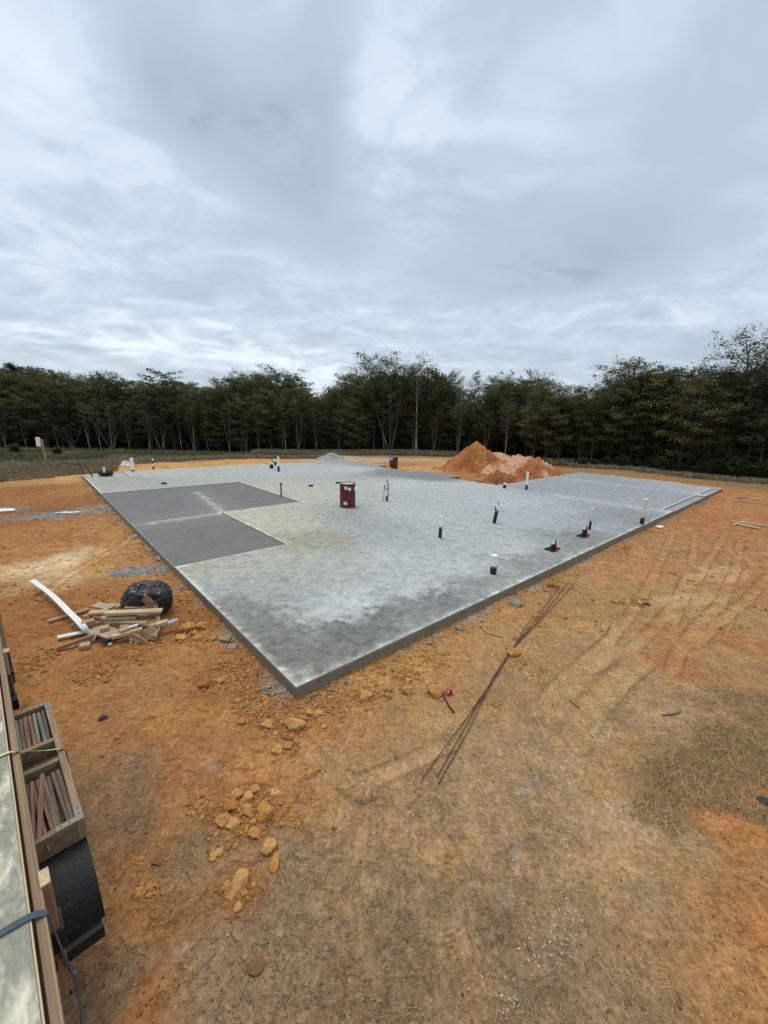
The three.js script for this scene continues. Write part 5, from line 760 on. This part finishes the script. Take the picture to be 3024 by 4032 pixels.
{
  const r = rng(202), list = [], chips = [], grav = [], soilC = [0, 0, 0];
  const pebble = (() => { const g = mergeVertices((() => { const q = new THREE.IcosahedronGeometry(1, 1); q.deleteAttribute('normal'); q.deleteAttribute('uv'); return q; })()), p = g.attributes.position; for (let i = 0; i < p.count; i++) { const k = 1 + .3 * noise3(p.getX(i) * 2, p.getY(i) * 2, p.getZ(i) * 2 + 4); p.setXYZ(i, p.getX(i) * k, p.getY(i) * k * .75, p.getZ(i) * k); } return flatten(g); })();
  const put = (L, x, z, s, c, up = .25) => { if (slabField.at(x, z) < s * .5) return; L.push({ x, y: groundY(x, z) + s * up, z, s, sx: s * (.7 + .6 * r()), sz: s * (.7 + .6 * r()), sy: s * (.6 + .5 * r()), ry: r() * 6.28, rx: r() * .6, c }); };
  const clayC = () => { const k = .7 + .5 * r(), o = r(); return [lin(182 - 32 * o) * k, lin(132 - 24 * o) * k, lin(74 - 14 * o) * k]; };
  const greyC = () => { const k = .6 + .6 * r(); return [.3 * k, .29 * k, .26 * k]; };
  // clusters of clay crumbs
  const cl = [[cD, 570, 430, 170, 420], [cD, 200, 430, 130, 260], [cD, 470, 1130, 120, 420], [cD, 400, 700, 110, 120], [cD, 560, 640, 110, 120], [cD, 950, 580, 90, 120], [cD, 1085, 190, 60, 70], [cC, 400, 760, 230, 520], [cC, 650, 960, 200, 460], [cC, 900, 1060, 220, 420], [cC, 1200, 980, 260, 460], [cC, 150, 400, 170, 380], [cC, 60, 110, 90, 300], [cC, 560, 1020, 100, 100], [cC, 800, 1160, 150, 180], [cC, 860, 1360, 100, 80], [cC, 1560, 950, 120, 140], [cE, 330, 760, 100, 240], [cE, 60, 880, 120, 160], [cE, 500, 660, 100, 150], [cE, 1090, 680, 70, 60], [cE, 1220, 730, 60, 50], [cE, 1280, 170, 80, 160], [cE, 920, 945, 40, 40], [cA, 860, 690, 120, 260], [cA, 1080, 560, 120, 220], [cA, 660, 770, 110, 120], [cA, 250, 660, 110, 120], [cA, 1300, 480, 60, 60], [cA, 1520, 70, 110, 300], [cA, 400, 560, 70, 60], [cF, 640, 740, 60, 120], [cF, 520, 300, 90, 120], [(x, y) => [x / 2.074, 3100 + y / 2.074], 1110, 590, 60, 100], [(x, y) => [x / 2.074, 3100 + y / 2.074], 1230, 820, 110, 140]];
  for (const [f, x, y, sp, n] of cl) for (let i = 0; i < n; i++) { const a = r() * 6.28, d = sp * Math.sqrt(-Math.log(1 - r() * .98)) * .6, p = P(...f(x + Math.cos(a) * d * 1.2, y + Math.sin(a) * d * .8)), s = (.004 + .02 * r() ** 3) * (.6 + .1 * Math.hypot(p.x, p.z)); put(list, p.x, p.z, s, clayC()); }
  for (const [x, z, R, g] of around) for (let i = 0; i < 26; i++) { const a = r() * 6.28, d = R * (.85 + .8 * r() ** 2), s = R * (.05 + .2 * r() ** 3); put(g ? grav : list, x + Math.cos(a) * d, z + Math.sin(a) * d, s, g ? greyC() : clayC()); }
  for (const [x, z, w, d] of heapFeet) for (let i = 0; i < 260; i++) { const a = r() * 6.28, q = .8 + .4 * r(); put(list, x + Math.cos(a) * w * q, z + Math.sin(a) * d * q, .02 + .09 * r() ** 3, clayC()); }
  // crumbs and aggregate along the slab foot
  for (let i = 0; i < 9000; i++) { const left = r() < .45, along = (r() ** 1.5) * (left ? 17 : 24), off = .01 - Math.log(1 - r() * .97) * .16, p = left ? fromUV(-off, along) : fromUV(along, -off), s = .004 + .016 * r() ** 3; const g = noise(along * 1.3, left ? 5 : 9) + .5 * r() > .42 && off < .3; put(g ? grav : list, p.x, p.z, s * (1 + .03 * along), g ? greyC() : clayC()); }
  for (const [sx, sz, a, b, t, kind] of spots) if (kind === 'g' && a > .5) for (let i = 0; i < 900; i++) { const u = (r() + r() - 1) * a, v = (r() + r() - 1) * b, c = Math.cos(t), s = Math.sin(t); put(grav, sx + c * u + s * v, sz - s * u + c * v, .008 + .02 * r() ** 2, greyC()); }
  // sparse crumbs everywhere near
  for (let i = 0; i < 5200; i++) { const p = P(r() * 3100 - 40, 2300 + Math.sqrt(r()) * 1750); if (p.z > -1 || p.x < N1.x0 || p.x > N1.x1) continue; const o = soilColor(p.x, p.z, false, soilC), k = .5 + .9 * r(); put(list, p.x, p.z, .002 + .008 * r() ** 3, [lin(clamp(o[0], 0, 255)) * k, lin(clamp(o[1], 0, 255)) * k, lin(clamp(o[2], 0, 255)) * k]); }
  for (let i = 0; i < 1500; i++) { const p = P(r() * 3100 - 40, 2000 + r() * 500); const o = soilColor(p.x, p.z, false, soilC), k = .55 + .6 * r(); put(list, p.x, p.z, .006 + .03 * r() ** 3, [lin(clamp(o[0], 0, 255)) * k, lin(clamp(o[1], 0, 255)) * k, lin(clamp(o[2], 0, 255)) * k]); }
  scatter('clay_crumbs', 'crumbs of orange clay scattered over the soil', pebble, std({ roughness: 1 }), list);
  scatter('gravel', 'grey aggregate spilled along the slab foot and in patches', pebble, std({ roughness: .95 }), grav);
  const chipGeo = new THREE.BoxGeometry(1, .35, .5);
  for (const [f, x, y, sx, sy, n] of [[cE, 0, 0, 0, 0, 0], [(a, b) => [a, b], 2180, 3640, 90, 120, 90], [(a, b) => [a, b], 2130, 3760, 70, 70, 30], [(a, b) => [a, b], 2330, 3080, 110, 110, 60], [(a, b) => [a, b], 2290, 3230, 60, 40, 22], [(a, b) => [a, b], 2010, 3930, 40, 70, 40], [(a, b) => [a, b], 2560, 3800, 60, 60, 14], [(a, b) => [a, b], 2290, 3600, 60, 130, 16], [(a, b) => [a, b], 1700, 3500, 500, 350, 40], [(a, b) => [a, b], 2000, 3000, 350, 250, 40], [(a, b) => [a, b], 1200, 2620, 40, 20, 8], [(a, b) => [a, b], 960, 2660, 60, 40, 30]]) for (let i = 0; i < n; i++) { const p = P(...f(x + (r() + r() - 1) * sx * 1.6, y + (r() + r() - 1) * sy * 1.6)), k = .55 + .45 * r(), s = .003 + .009 * r() ** 2.5; if (p.z > -.8 || slabField.at(p.x, p.z) < .03) continue; chips.push({ x: p.x, y: groundY(p.x, p.z) + .004, z: p.z, sx: s * 1.6, sy: s, sz: s * (.7 + r()), ry: r() * 6.28, rz: (r() - .5) * .5, c: [.62 * k, .6 * k, .53 * k] }); }
  scatter('wood_chips', 'white chips scattered on the tan soil in the foreground', chipGeo, std({ roughness: .8 }), chips);
}
// ------------------------------------------------------------------ the wood around the clearing
const BARK = new THREE.MeshPhysicalMaterial({ vertexColors: true, roughness: .95, specularIntensity: .3 }), LEAF = new THREE.MeshPhysicalMaterial({ vertexColors: true, roughness: 1, specularIntensity: .2, transmission: .45, thickness: 0, side: THREE.DoubleSide });
class Soup { constructor() { this.p = []; this.c = []; this.i = []; }
  limb(pts, r0, r1, n, col) { const b0 = this.p.length / 3, m = pts.length; for (let k = 0; k < m; k++) { const a = pts[Math.max(k - 1, 0)], b = pts[Math.min(k + 1, m - 1)], t = new THREE.Vector3().subVectors(b, a).normalize(), s = new THREE.Vector3(t.y, -t.x, .3).cross(t).normalize(), q = new THREE.Vector3().crossVectors(t, s), r = lerp(r0, r1, k / (m - 1)); for (let e = 0; e < n; e++) { const th = e / n * 6.2832, c = Math.cos(th) * r, d = Math.sin(th) * r; this.p.push(pts[k].x + s.x * c + q.x * d, pts[k].y + s.y * c + q.y * d, pts[k].z + s.z * c + q.z * d); const f = .75 + .5 * ((k * 7 + e * 3) % 5) / 5; this.c.push(col[0] * f, col[1] * f, col[2] * f); if (k) { const o = b0 + k * n, e2 = (e + 1) % n; this.i.push(o + e - n, o + e2 - n, o + e, o + e, o + e2 - n, o + e2); } } } }
  leaf(x, y, z, dx, dy, dz, ux, uy, uz, L, W, col) {   // a folded four-cornered leaf
    const b = this.p.length / 3; this.p.push(x, y, z, x + dx * L * .5 + ux * W, y + dy * L * .5 + uy * W, z + dz * L * .5 + uz * W, x + dx * L, y + dy * L - L * .12, z + dz * L, x + dx * L * .5 - ux * W, y + dy * L * .5 - uy * W, z + dz * L * .5 - uz * W); for (let k = 0; k < 4; k++) this.c.push(...col); this.i.push(b, b + 1, b + 2, b, b + 2, b + 3); }
  geo() { return rawGeo(this.p, this.i, this.c); } }
function treeShape(seed, o) {
  const r = rng(seed), wood = new Soup(), crown = new Soup(), H = o.h, bark = o.bark ?? [.075, .068, .058];
  const spray = (p, dir, n, spread) => {
    const clump = .65 + .8 * r(), base = o.leaf ?? [.034, .045, .018];
    for (let k = 0; k < n; k++) {
      const g = () => (r() + r() + r() - 1.5) * spread, x = p.x + g() + dir.x * spread * .5, y = p.y + g() * (o.flat ?? .75), z = p.z + g() + dir.z * spread * .5;
      const a = r() * 6.2832, tilt = (r() - .65) * 1.1, c = Math.cos(tilt), dx = Math.cos(a) * c, dy = Math.sin(tilt), dz = Math.sin(a) * c, roll = (r() - .5) * 1.6, ux = -Math.sin(a) * Math.cos(roll), uy = Math.sin(roll), uz = Math.cos(a) * Math.cos(roll);
      const s = (o.size ?? .17) * (.6 + .8 * r()), f = clump * (.6 + .8 * r()), yl = r() < .08 ? 1.5 : 1;
      crown.leaf(x, y, z, dx, dy, dz, ux, uy, uz, s, s * (o.slim ?? .3), [base[0] * f * yl, base[1] * f * (yl > 1 ? 1.25 : 1), base[2] * f]);
    }
  };
  for (let st = 0; st < (o.stems ?? 1); st++) {
    const lean = (o.lean ?? .1) * (st ? 1.8 : 1), la = r() * 6.28 + st * 2.2, sh = H * (st ? .72 + .25 * r() : 1), pts = [];
    const wx = (r() - .5) * .5, wz = (r() - .5) * .5;
    for (let k = 0; k <= 9; k++) { const t = k / 9; pts.push(new THREE.Vector3(Math.cos(la) * lean * sh * t * (1 - .25 * t) + wx * Math.sin(t * 5) * .35, sh * t, Math.sin(la) * lean * sh * t * (1 - .25 * t) + wz * Math.sin(t * 4.2) * .35)); }
    const r0 = (o.girth ?? .011) * sh * (st ? .75 : 1) + .015; wood.limb(pts, r0, .012, 7, bark);
    const at = (t) => { const q = t * 9, k = Math.min(8, Math.floor(q)); return pts[k].clone().lerp(pts[k + 1], q - k); };
    const nb = Math.round((o.branches ?? 20) / (st ? 1.6 : 1));
    for (let b = 0; b < nb; b++) {
      const t = lerp(o.crownFrom ?? .25, .985, ((b + r() * .8) / nb) ** (o.bias ?? .85)), p = at(t), a = b * 2.4 + r() * 1.2, env = o.env ? o.env(t) : Math.sin(Math.PI * clamp((t - (o.crownFrom ?? .25)) / (1.08 - (o.crownFrom ?? .25)) * .86 + .12)) ** .7;
      const L = (o.spread ?? .28) * H * env * (.55 + .6 * r()), up = o.up ?? .45, bp = [];
      for (let k = 0; k <= 4; k++) { const q = k / 4; bp.push(new THREE.Vector3(p.x + Math.cos(a) * L * q, p.y + L * up * q * (o.droop ? 1 - q * o.droop : 1 + q * .3), p.z + Math.sin(a) * L * q + (r() - .5) * .1)); }
      wood.limb(bp, Math.max(.012, r0 * .34 * (1 - t * .6)), .006, 4, bark);
      const n = Math.max(2, Math.round(L * (o.sprays ?? 3.2)));
      for (let s = 0; s < n; s++) {
        const q = lerp(.28, 1.02, (s + r()) / n), k = Math.min(3, Math.floor(q * 4)), c = bp[k].clone().lerp(bp[k + 1], q * 4 - k), off = (r() - .5) * L * .55;
        const e = c.clone().add(new THREE.Vector3(-Math.sin(a) * off, (r() - .35) * .3 * Math.abs(off) + (o.tuft ?? 0) * r(), Math.cos(a) * off));
        if (Math.abs(off) > .25) wood.limb([c, e], .008, .004, 3, bark);
        spray(e, new THREE.Vector3(Math.cos(a), 0, Math.sin(a)), o.leaves ?? 20, o.puff ?? .34);
      }
    }
  }
  return [wood.geo(), crown.geo()];
}
const G1 = [.088, .108, .038], G2 = [.112, .12, .042], G3 = [.074, .094, .038], G4 = [.1, .106, .048];
const KIND = {
  dense: treeShape(1, { h: 8, crownFrom: .1, branches: 46, spread: .27, leaves: 26, sprays: 3.4, leaf: G1 }),
  broad: treeShape(2, { h: 8, stems: 2, crownFrom: .12, branches: 42, spread: .33, leaves: 26, leaf: G2, up: .35, droop: .4 }),
  slim: treeShape(3, { h: 9, crownFrom: .3, branches: 28, spread: .17, leaves: 23, leaf: G2, bark: [.23, .212, .18], lean: .04 }),
  airy: treeShape(4, { h: 10, stems: 2, crownFrom: .38, branches: 36, spread: .25, leaves: 20, sprays: 3.4, leaf: G1, puff: .38, up: .6, size: .16 }),
  layered: treeShape(5, { h: 8, stems: 2, crownFrom: .1, branches: 44, spread: .3, leaves: 26, flat: .4, up: .22, leaf: G3, bark: [.1, .09, .08] }),
  bush: treeShape(6, { h: 5.5, stems: 3, crownFrom: .05, branches: 30, spread: .34, leaves: 26, leaf: G4, lean: .2 }),
  plume: treeShape(7, { h: 10, stems: 6, crownFrom: .24, branches: 38, spread: .2, leaves: 17, sprays: 4.2, leaf: [.1, .11, .06], up: 1.25, lean: .2, size: .17, slim: .24, puff: .3 }),
  pale: treeShape(8, { h: 10, crownFrom: .6, branches: 24, spread: .2, leaves: 20, sprays: 4, leaf: [.075, .085, .045], bark: [.36, .335, .29], lean: .03, up: .8, size: .15, puff: .34, girth: .011 }),
  pine: treeShape(9, { h: 9, crownFrom: .4, branches: 50, spread: .26, leaves: 37, sprays: 4, leaf: [.03, .045, .022], puff: .4, up: .35, env: (t) => Math.sqrt(Math.max(.06, 1 - ((t - .68) / .34) ** 2)), size: .2 }),
  spire: treeShape(10, { h: 9, crownFrom: .35, branches: 34, spread: .13, leaves: 19, leaf: G2, bark: [.26, .24, .2], lean: .03, env: (t) => 1.15 - t, up: .7 }),
  clump: treeShape(11, { h: 9, stems: 4, crownFrom: .22, branches: 34, spread: .24, leaves: 25, leaf: G2, lean: .16, bark: [.12, .11, .09] }),
  pole: treeShape(13, { h: 7, stems: 2, crownFrom: .5, branches: 14, spread: .16, leaves: 12, sprays: 3, leaf: G4, lean: .09, bark: [.26, .24, .205], girth: .0055 }),
  bare: treeShape(12, { h: 7, stems: 4, crownFrom: .45, branches: 12, spread: .25, leaves: 12, sprays: 2.4, leaf: G4, lean: .3, bark: [.22, .205, .175], girth: .005 }),
};
const skyline = [[-200, 1440], [0, 1432], [60, 1440], [200, 1450], [260, 1445], [330, 1470], [440, 1462], [480, 1468], [560, 1482], [640, 1470], [780, 1480], [850, 1490], [900, 1478], [960, 1456], [1010, 1442], [1090, 1434], [1150, 1445], [1190, 1490], [1230, 1545], [1280, 1525], [1340, 1490], [1420, 1450], [1480, 1440], [1540, 1440], [1600, 1445], [1700, 1440], [1760, 1450], [1830, 1500], [1900, 1530], [1960, 1470], [2010, 1470], [2080, 1460], [2110, 1502], [2160, 1490], [2230, 1508], [2300, 1512], [2350, 1515], [2400, 1470], [2440, 1440], [2560, 1430], [2660, 1440], [2720, 1465], [2780, 1450], [2850, 1430], [3100, 1400], [3400, 1380]];
const skyAt = (px) => { for (let i = 1; i < skyline.length; i++) if (px < skyline[i][0]) { const a = skyline[i - 1], b = skyline[i]; return lerp(a[1], b[1], clamp((px - a[0]) / (b[0] - a[0]))); } return skyline[skyline.length - 1][1]; };
const front = [[-700, 1752], [-200, 1758], [0, 1762], [440, 1769], [780, 1778], [1000, 1788], [1450, 1788], [1640, 1788], [1800, 1795], [2150, 1822], [2470, 1838], [2700, 1864], [3024, 1890], [3500, 1930]].map(([x, y]) => { const p = P(x, y, -.02); return [x, p.x, p.z]; });
const frontAt = (px) => { for (let i = 1; i < front.length; i++) if (px <= front[i][0] || i === front.length - 1) { const a = front[i - 1], b = front[i], t = (px - a[0]) / (b[0] - a[0]); return new THREE.Vector3(lerp(a[1], b[1], t), 0, lerp(a[2], b[2], t)); } };
const heightFor = (p, py) => { const [px] = toPhoto(p.x, 0, p.z), d = ray(px, py); return CAM_H + d.y * Math.hypot(p.x, p.z) / Math.hypot(d.x, d.z); };
const hOf = Object.fromEntries(Object.entries(KIND).map(([k, [w, c]]) => { c.computeBoundingBox(); return [k, c.boundingBox.max.y]; }));
const treeProto = {};
function tree(kind, px, back, topPy, label, group, turn, wide = 1, name = 'tree') {
  const f = frontAt(px), d = new THREE.Vector3(f.x, 0, f.z).normalize(), p = f.clone().addScaledVector(d, back), H = heightFor(p, topPy);
  let o; if (treeProto[kind]) { o = treeProto[kind].clone(); o.name = numbered(name); scene.add(o); } else { o = treeProto[kind] = thing(name, label, 'tree'); mesh('trunk', KIND[kind][0], BARK, o); mesh('crown', KIND[kind][1], LEAF, o); }
  const k = H / hOf[kind]; o.position.set(p.x, -.03, p.z); o.rotation.y = turn; o.scale.set(k * wide, k, k * wide); o.userData = {}; return tag(o, label, 'tree', group);
}
{
  const r = rng(404);
  // trees that stand out
  const F = [
    ['pine', 108, 9, 1424, 'round dark dense-crowned tree rising behind the left end of the wood', 1.1], ['airy', 30, 4, 1428, 'thin-crowned tree at the left picture edge', 1], ['broad', 250, 1, 1446, 'bushy tree right of the round dark tree at the left', 1], ['bare', 440, -.4, 1560, 'fan of pale bare forked stems at the left wood edge', 1.15], ['dense', 445, 2.5, 1460, 'dense tree behind the fan of pale forked stems', 1], ['bare', 285, -.2, 1650, 'pale stems arching over behind the notice post', 1.3], ['slim', 590, 0, 1500, 'slim grey-trunked tree left of the feathery tree', 1], ['bare', 635, -.3, 1610, 'bent pale sapling in front of the feathery tree', .8], ['layered', 690, 3, 1456, 'feathery flat-topped tree standing above the left wood', 1.25], ['slim', 770, 0, 1500, 'twin-looking slim trunk tree right of the feathery tree', .9], ['broad', 880, 1.5, 1476, 'broad dark tree left of the airy round crown', 1], ['airy', 960, 4, 1450, 'light open crown, left of a pair over the middle left wood', 1.1], ['airy', 1085, 4, 1430, 'light open crown, right of a pair over the middle left wood', 1.25], ['slim', 1120, -.2, 1530, 'leaning grey trunk tree behind the three back pipes', .9], ['broad', 1190, 2, 1520, 'lower leafy tree beside the gap in the skyline', 1], ['dense', 1290, 2, 1515, 'leafy tree behind the gravel pile', 1], ['airy', 1350, 5, 1462, 'pale airy crown left of the tallest middle tree', .9],
    ['broad', 1385, -.2, 1560, 'spreading low tree with forked grey trunk behind the gravel pile', .95], ['airy', 1470, 1, 1376, 'tallest broad-crowned tree in the middle of the wood', 1.25], ['airy', 1540, 1, 1408, 'tall tree behind the far red drum, just right of the tallest', .9], ['bare', 1534, -.5, 1500, 'forked pale slender trunk directly behind the far red drum', .8], ['broad', 1600, 2.5, 1442, 'dense crown between the tallest tree and the white-trunked tree', .9], ['pale', 1638, -.4, 1390, 'tall straight white-trunked tree with small airy crown', 1.15], ['dense', 1700, 2, 1440, 'dark dense tree right of the white-trunked tree', .9], ['airy', 1755, 3, 1448, 'open-topped tree at the right of the middle group', .9], ['spire', 1850, 1.5, 1456, 'narrow pointed tree above the orange dirt pile', 1], ['slim', 1800, -.4, 1560, 'thin pale-stemmed tree left of the orange dirt pile', 1], ['dense', 1905, 1, 1528, 'low dense tree behind the orange dirt pile', 1], ['airy', 1960, 3, 1452, 'open dark-topped tree, left of two above the pink dirt pile', .9], ['airy', 2075, 3, 1446, 'open dark-topped tree, right of two above the pink dirt pile', .8], ['broad', 2150, -.2, 1500, 'pale green spreading tree with crooked forked trunk right of the dirt piles', 1.05], ['dense', 2145, 1.5, 1484, 'pointed dense tree behind the crooked forked trunk', .8], ['dense', 2235, 1, 1506, 'bushy tree right of the crooked forked trunk', .85], ['broad', 2300, .5, 1512, 'low leafy tree left of the big round clump', .9],
    ['plume', 2410, 4, 1400, 'airy stems on the left side of the big round clump', 1], ['clump', 2510, 2.5, 1396, 'big round dense tree clump at the right', 1.5], ['broad', 2440, -.1, 1520, 'leafy tree in front of the big round clump', 1.1], ['dense', 2610, 1.5, 1440, 'dense tree on the right side of the big round clump', 1], ['slim', 2478, -.5, 1640, 'thin pale sapling in front of the big clump', .9], ['slim', 2330, -.5, 1690, 'leaning thin sapling at the wood edge right of the piles', .9], ['broad', 2700, -.3, 1480, 'wide leafy tree with straight grey trunk at the right wood edge', 1.15], ['dense', 2745, 2, 1445, 'leafy tree left of the tall feathery tree', 1], ['plume', 2930, 1.5, 1268, 'very tall feathery tree with upswept branches at the right picture edge', 1.25], ['plume', 3060, 2.5, 1300, 'second feathery crown cut by the right picture edge', 1.2], ['broad', 2860, 0, 1500, 'dark leafy tree beneath the tall feathery tree', 1.2], ['layered', 2980, -.6, 1600, 'low layered tree at the right picture edge', 1.2], ['bush', 2780, -.9, 1700, 'round leafy shrub tree before the right wood edge', 1],
  ];
  F.forEach(([k, px, b, top, l, w], i) => tree(k, px, b, top, l, null, r() * 6.28, w));
  // the rest of the first rows: trees that nothing singles out
  const kinds = ['dense', 'broad', 'layered', 'slim', 'dense', 'broad', 'clump'];
  const marks = [[108, 'the round dark tree at the far left'], [185, 'the notice post'], [440, 'the fan of pale forked stems'], [690, 'the feathery flat-topped tree'], [1020, 'the pair of airy crowns'], [1315, 'the gravel pile'], [1548, 'the far red drum'], [1638, 'the white-trunked tree'], [1884, 'the orange dirt pile'], [2050, 'the pink dirt pile'], [2150, 'the crooked forked trunk'], [2500, 'the big round clump'], [2700, 'the straight grey trunk'], [2930, 'the tall feathery tree']];
  const seen = new Map(), WHICH = ['first', 'second', 'third', 'fourth', 'fifth', 'sixth', 'seventh', 'eighth', 'ninth', 'tenth'];
  const rowTree = (row, px, back, top, wide) => { let m = marks[0]; for (const q of marks) if (Math.abs(q[0] - px) < Math.abs(m[0] - px)) m = q; return { m, side: px < m[0] ? 'left' : 'right', row, px, back, top, wide, kind: kinds[Math.floor(r() * 7)], turn: r() * 6.28 }; };
  const rows = [];
  for (let px = -160; px < 3250; px += 78 + 26 * r()) rows.push(rowTree('front-row', px, .2 + 1.2 * r(), lerp(skyAt(px), 1700, .22 + .3 * r()), 1.05));
  for (let px = -160; px < 3250; px += 85 + 30 * r()) rows.push(rowTree('second-row', px, 2.6 + 2 * r(), skyAt(px) + 12 + 50 * r() * r(), 1.1));
  for (let px = -60; px < 3100; px += (px < 1250 ? 42 : 75) + 46 * r()) rows.push({ ...rowTree('pole', px, -.5 + .9 * r(), lerp(skyAt(px), 1720, .3 + .35 * r()), .9), kind: 'pole' });
  rows.sort((p, q) => Math.abs(p.px - p.m[0]) - Math.abs(q.px - q.m[0]));
  for (const q of rows) { const key = q.row + q.side + q.m[1], n = seen.get(key) ?? 0; seen.set(key, n + 1); tree(q.kind, q.px, q.back, q.top, q.row === 'pole' ? `${WHICH[n]} thin pale-stemmed sapling to the ${q.side} of ${q.m[1]}` : `${WHICH[n]} leafy ${q.row} tree to the ${q.side} of ${q.m[1]}`, q.row === 'pole' ? 'thin saplings at the wood edge' : `${q.row} trees of the wood`, q.turn, q.wide); }
  // deeper wood, one mass
  const mass = { dense: [], broad: [], slim: [], bush: [], layered: [] }, mk = Object.keys(mass);
  for (let row = 0; row < 6; row++) for (let px = -900; px < 3900; px += (row < 1 ? 85 : 120) + 40 * r()) {
    const f = frontAt(px), d = new THREE.Vector3(f.x, 0, f.z).normalize(), b = 4.5 + row * 3.1 + 2 * r(), p = f.clone().addScaledVector(d, b), k = mk[Math.floor(r() * 5)];
    const H = Math.max(4.5, heightFor(p, skyAt(px) + 14 + 60 * r())), s = H / hOf[k]; mass[k].push({ x: p.x, y: -.05, z: p.z, ry: r() * 6.28, sx: s * 1.25, sy: s, sz: s * 1.25 });
  }
  for (let px = -900; px < 3900; px += 13 + 8 * r()) { const f = frontAt(px), d = new THREE.Vector3(f.x, 0, f.z).normalize(), p = f.clone().addScaledVector(d, 1.8 + 9 * r()), s = .3 + .45 * r(); mass.bush.push({ x: p.x, y: -.05, z: p.z, ry: r() * 6.28, sx: s * 1.2, sy: s, sz: s * 1.2 }); }
  for (const k of mk) {
    const g = mergeGeometries([KIND[k][0], KIND[k][1]]);
    const m = scatter('woodland', 'deep dark wood behind the front rows of trees', g, LEAF, mass[k]);
  }
}
// grass field, dry fringe and weeds at the wood edge
{
  const r = rng(505), grass = [], weeds = [];
  const blades = (n, w, col, curve, seed) => { const q = rng(seed), s = new Soup(); for (let i = 0; i < n; i++) { const a = q() * 6.28, R = q() * .35, x = Math.cos(a) * R, z = Math.sin(a) * R, b = q() * 6.28, h = .55 + .45 * q(), dx = Math.cos(b), dz = Math.sin(b), f = .6 + .7 * q(), o = s.p.length / 3, l = curve * (.4 + q()); s.p.push(x - dz * w, 0, z + dx * w, x + dz * w, 0, z - dx * w, x + dx * l * .45, h * .7, z + dz * l * .45, x + dx * l, h, z + dz * l); for (let k = 0; k < 4; k++) s.c.push(col[0] * f, col[1] * f, col[2] * f); s.i.push(o, o + 1, o + 2, o + 2, o + 1, o + 3); } return s.geo(); };
  const tuft = blades(16, .022, [1, 1, 1], .4, 3);
  const put = (px, py, h, c, list = grass, spread = 1) => { const p = P(px, py); if (slabField.at(p.x, p.z) < .7) return; const k = .75 + .5 * r(); list.push({ x: p.x, y: onGround(p.x, p.z) - .02, z: p.z, ry: r() * 6.28, sx: h * 1.5 * spread, sy: h * (.6 + .7 * r()), sz: h * 1.5 * spread, c: [c[0] * k, c[1] * k, c[2] * k] }); };
  const green = [.135, .14, .06], dry = [.34, .265, .165], olive = [.2, .18, .088];
  for (let i = 0; i < 9000; i++) { const px = -100 + r() * 1350, lo = lerp(1766, 1795, clamp(px / 1100)), hi = lerp(1858, 1806, clamp(px / 900)), t = r(), py = lerp(lo, hi, t); const p = P(px, py), n = fbm(p.x * .25, p.z * .25, 3); put(px, py, .14 + .2 * r(), t > .72 || n > .28 ? dry : n > 0 ? olive : green); }
  for (let i = 0; i < 1500; i++) { const px = -60 + r() * 520, py = 1840 + r() * 60 * (1 - px / 600); put(px, py, .1 + .12 * r(), r() < .8 ? dry : olive); }
  for (let i = 0; i < 7500; i++) { const px = 1000 + r() * 2150, f = frontAt(px), d = new THREE.Vector3(f.x, 0, f.z).normalize(), b = -.2 - 1.5 * r() ** 1.3 * (px > 2250 ? 2 : px > 2000 ? 1.25 : .9), x = f.x + d.x * b, z = f.z + d.z * b; if (slabField.at(x, z) < .6) continue; const c = px > 2250 && b > -.9 ? [.05, .075, .025] : b > -.5 ? olive : dry, k = .7 + .6 * r(), h = (.18 + .3 * r()) * (b > -.9 ? 1.2 : .8); grass.push({ x, y: onGround(x, z) - .02, z, ry: r() * 6.28, sx: h * 1.5, sy: h, sz: h * 1.5, c: [c[0] * k, c[1] * k, c[2] * k] }); }
  scatter('field_grass', 'olive and dry grass of the field and the wood edge', tuft, std({ vertexColors: true, roughness: .9, side: THREE.DoubleSide }), grass);
  // single weeds
  const weedG = treeShape(31, { h: 1, stems: 5, crownFrom: .15, branches: 16, spread: .35, leaves: 11, sprays: 7, size: .11, puff: .09, lean: .22, leaf: [.05, .085, .028], girth: .008, bark: [.08, .09, .04] });
  const spots2 = [[2290, 1838, .8], [2390, 1840, .9], [2445, 1845, 1.1], [2560, 1852, 1.0], [2610, 1862, 1.2], [2665, 1868, .9], [2740, 1876, .9], [2790, 1880, 1.3], [2860, 1886, 1.6], [2920, 1892, 1.2], [2985, 1896, 1.4], [2340, 1838, .7], [2500, 1848, .8], [60, 1790, .9], [225, 1800, .8], [2830, 1880, 1.1]];
  let proto, wi = 0; const WEED = ['leafy weed behind the right dirt pile end', 'leafy weed left of the big round tree clump', 'leafy weed just left of the thin pale sapling', 'tall leafy weed right of the thin pale sapling', 'bushy weed midway between sapling and straight grey trunk', 'weed left of the straight grey trunk', 'weed just right of the straight grey trunk', 'tall weed right of the straight grey trunk', 'tallest bushy weed at the right wood edge', 'weed right of the tallest bushy weed', 'last bushy weed at the right picture edge', 'small weed right of the right dirt pile', 'small weed in front of the thin pale sapling', 'leafy weed in the grass left of the notice post', 'leafy weed in the grass right of the notice post', 'weed in front of the tallest bushy weed'];
  for (const [px, py, h] of spots2) { const p = G(px, py), o = proto ? proto.clone() : thing('weed', 'x', 'weed'); if (proto) { o.name = numbered('weed'); scene.add(o); o.userData = {}; } else { proto = o; mesh('stem', weedG[0], BARK, o); mesh('foliage', weedG[1], LEAF, o); } o.position.copy(p); o.scale.setScalar(h); o.rotation.y = px; tag(o, WEED[wi++], 'weed', 'green weeds at the wood edge'); }
}
renderer.render(scene, camera);
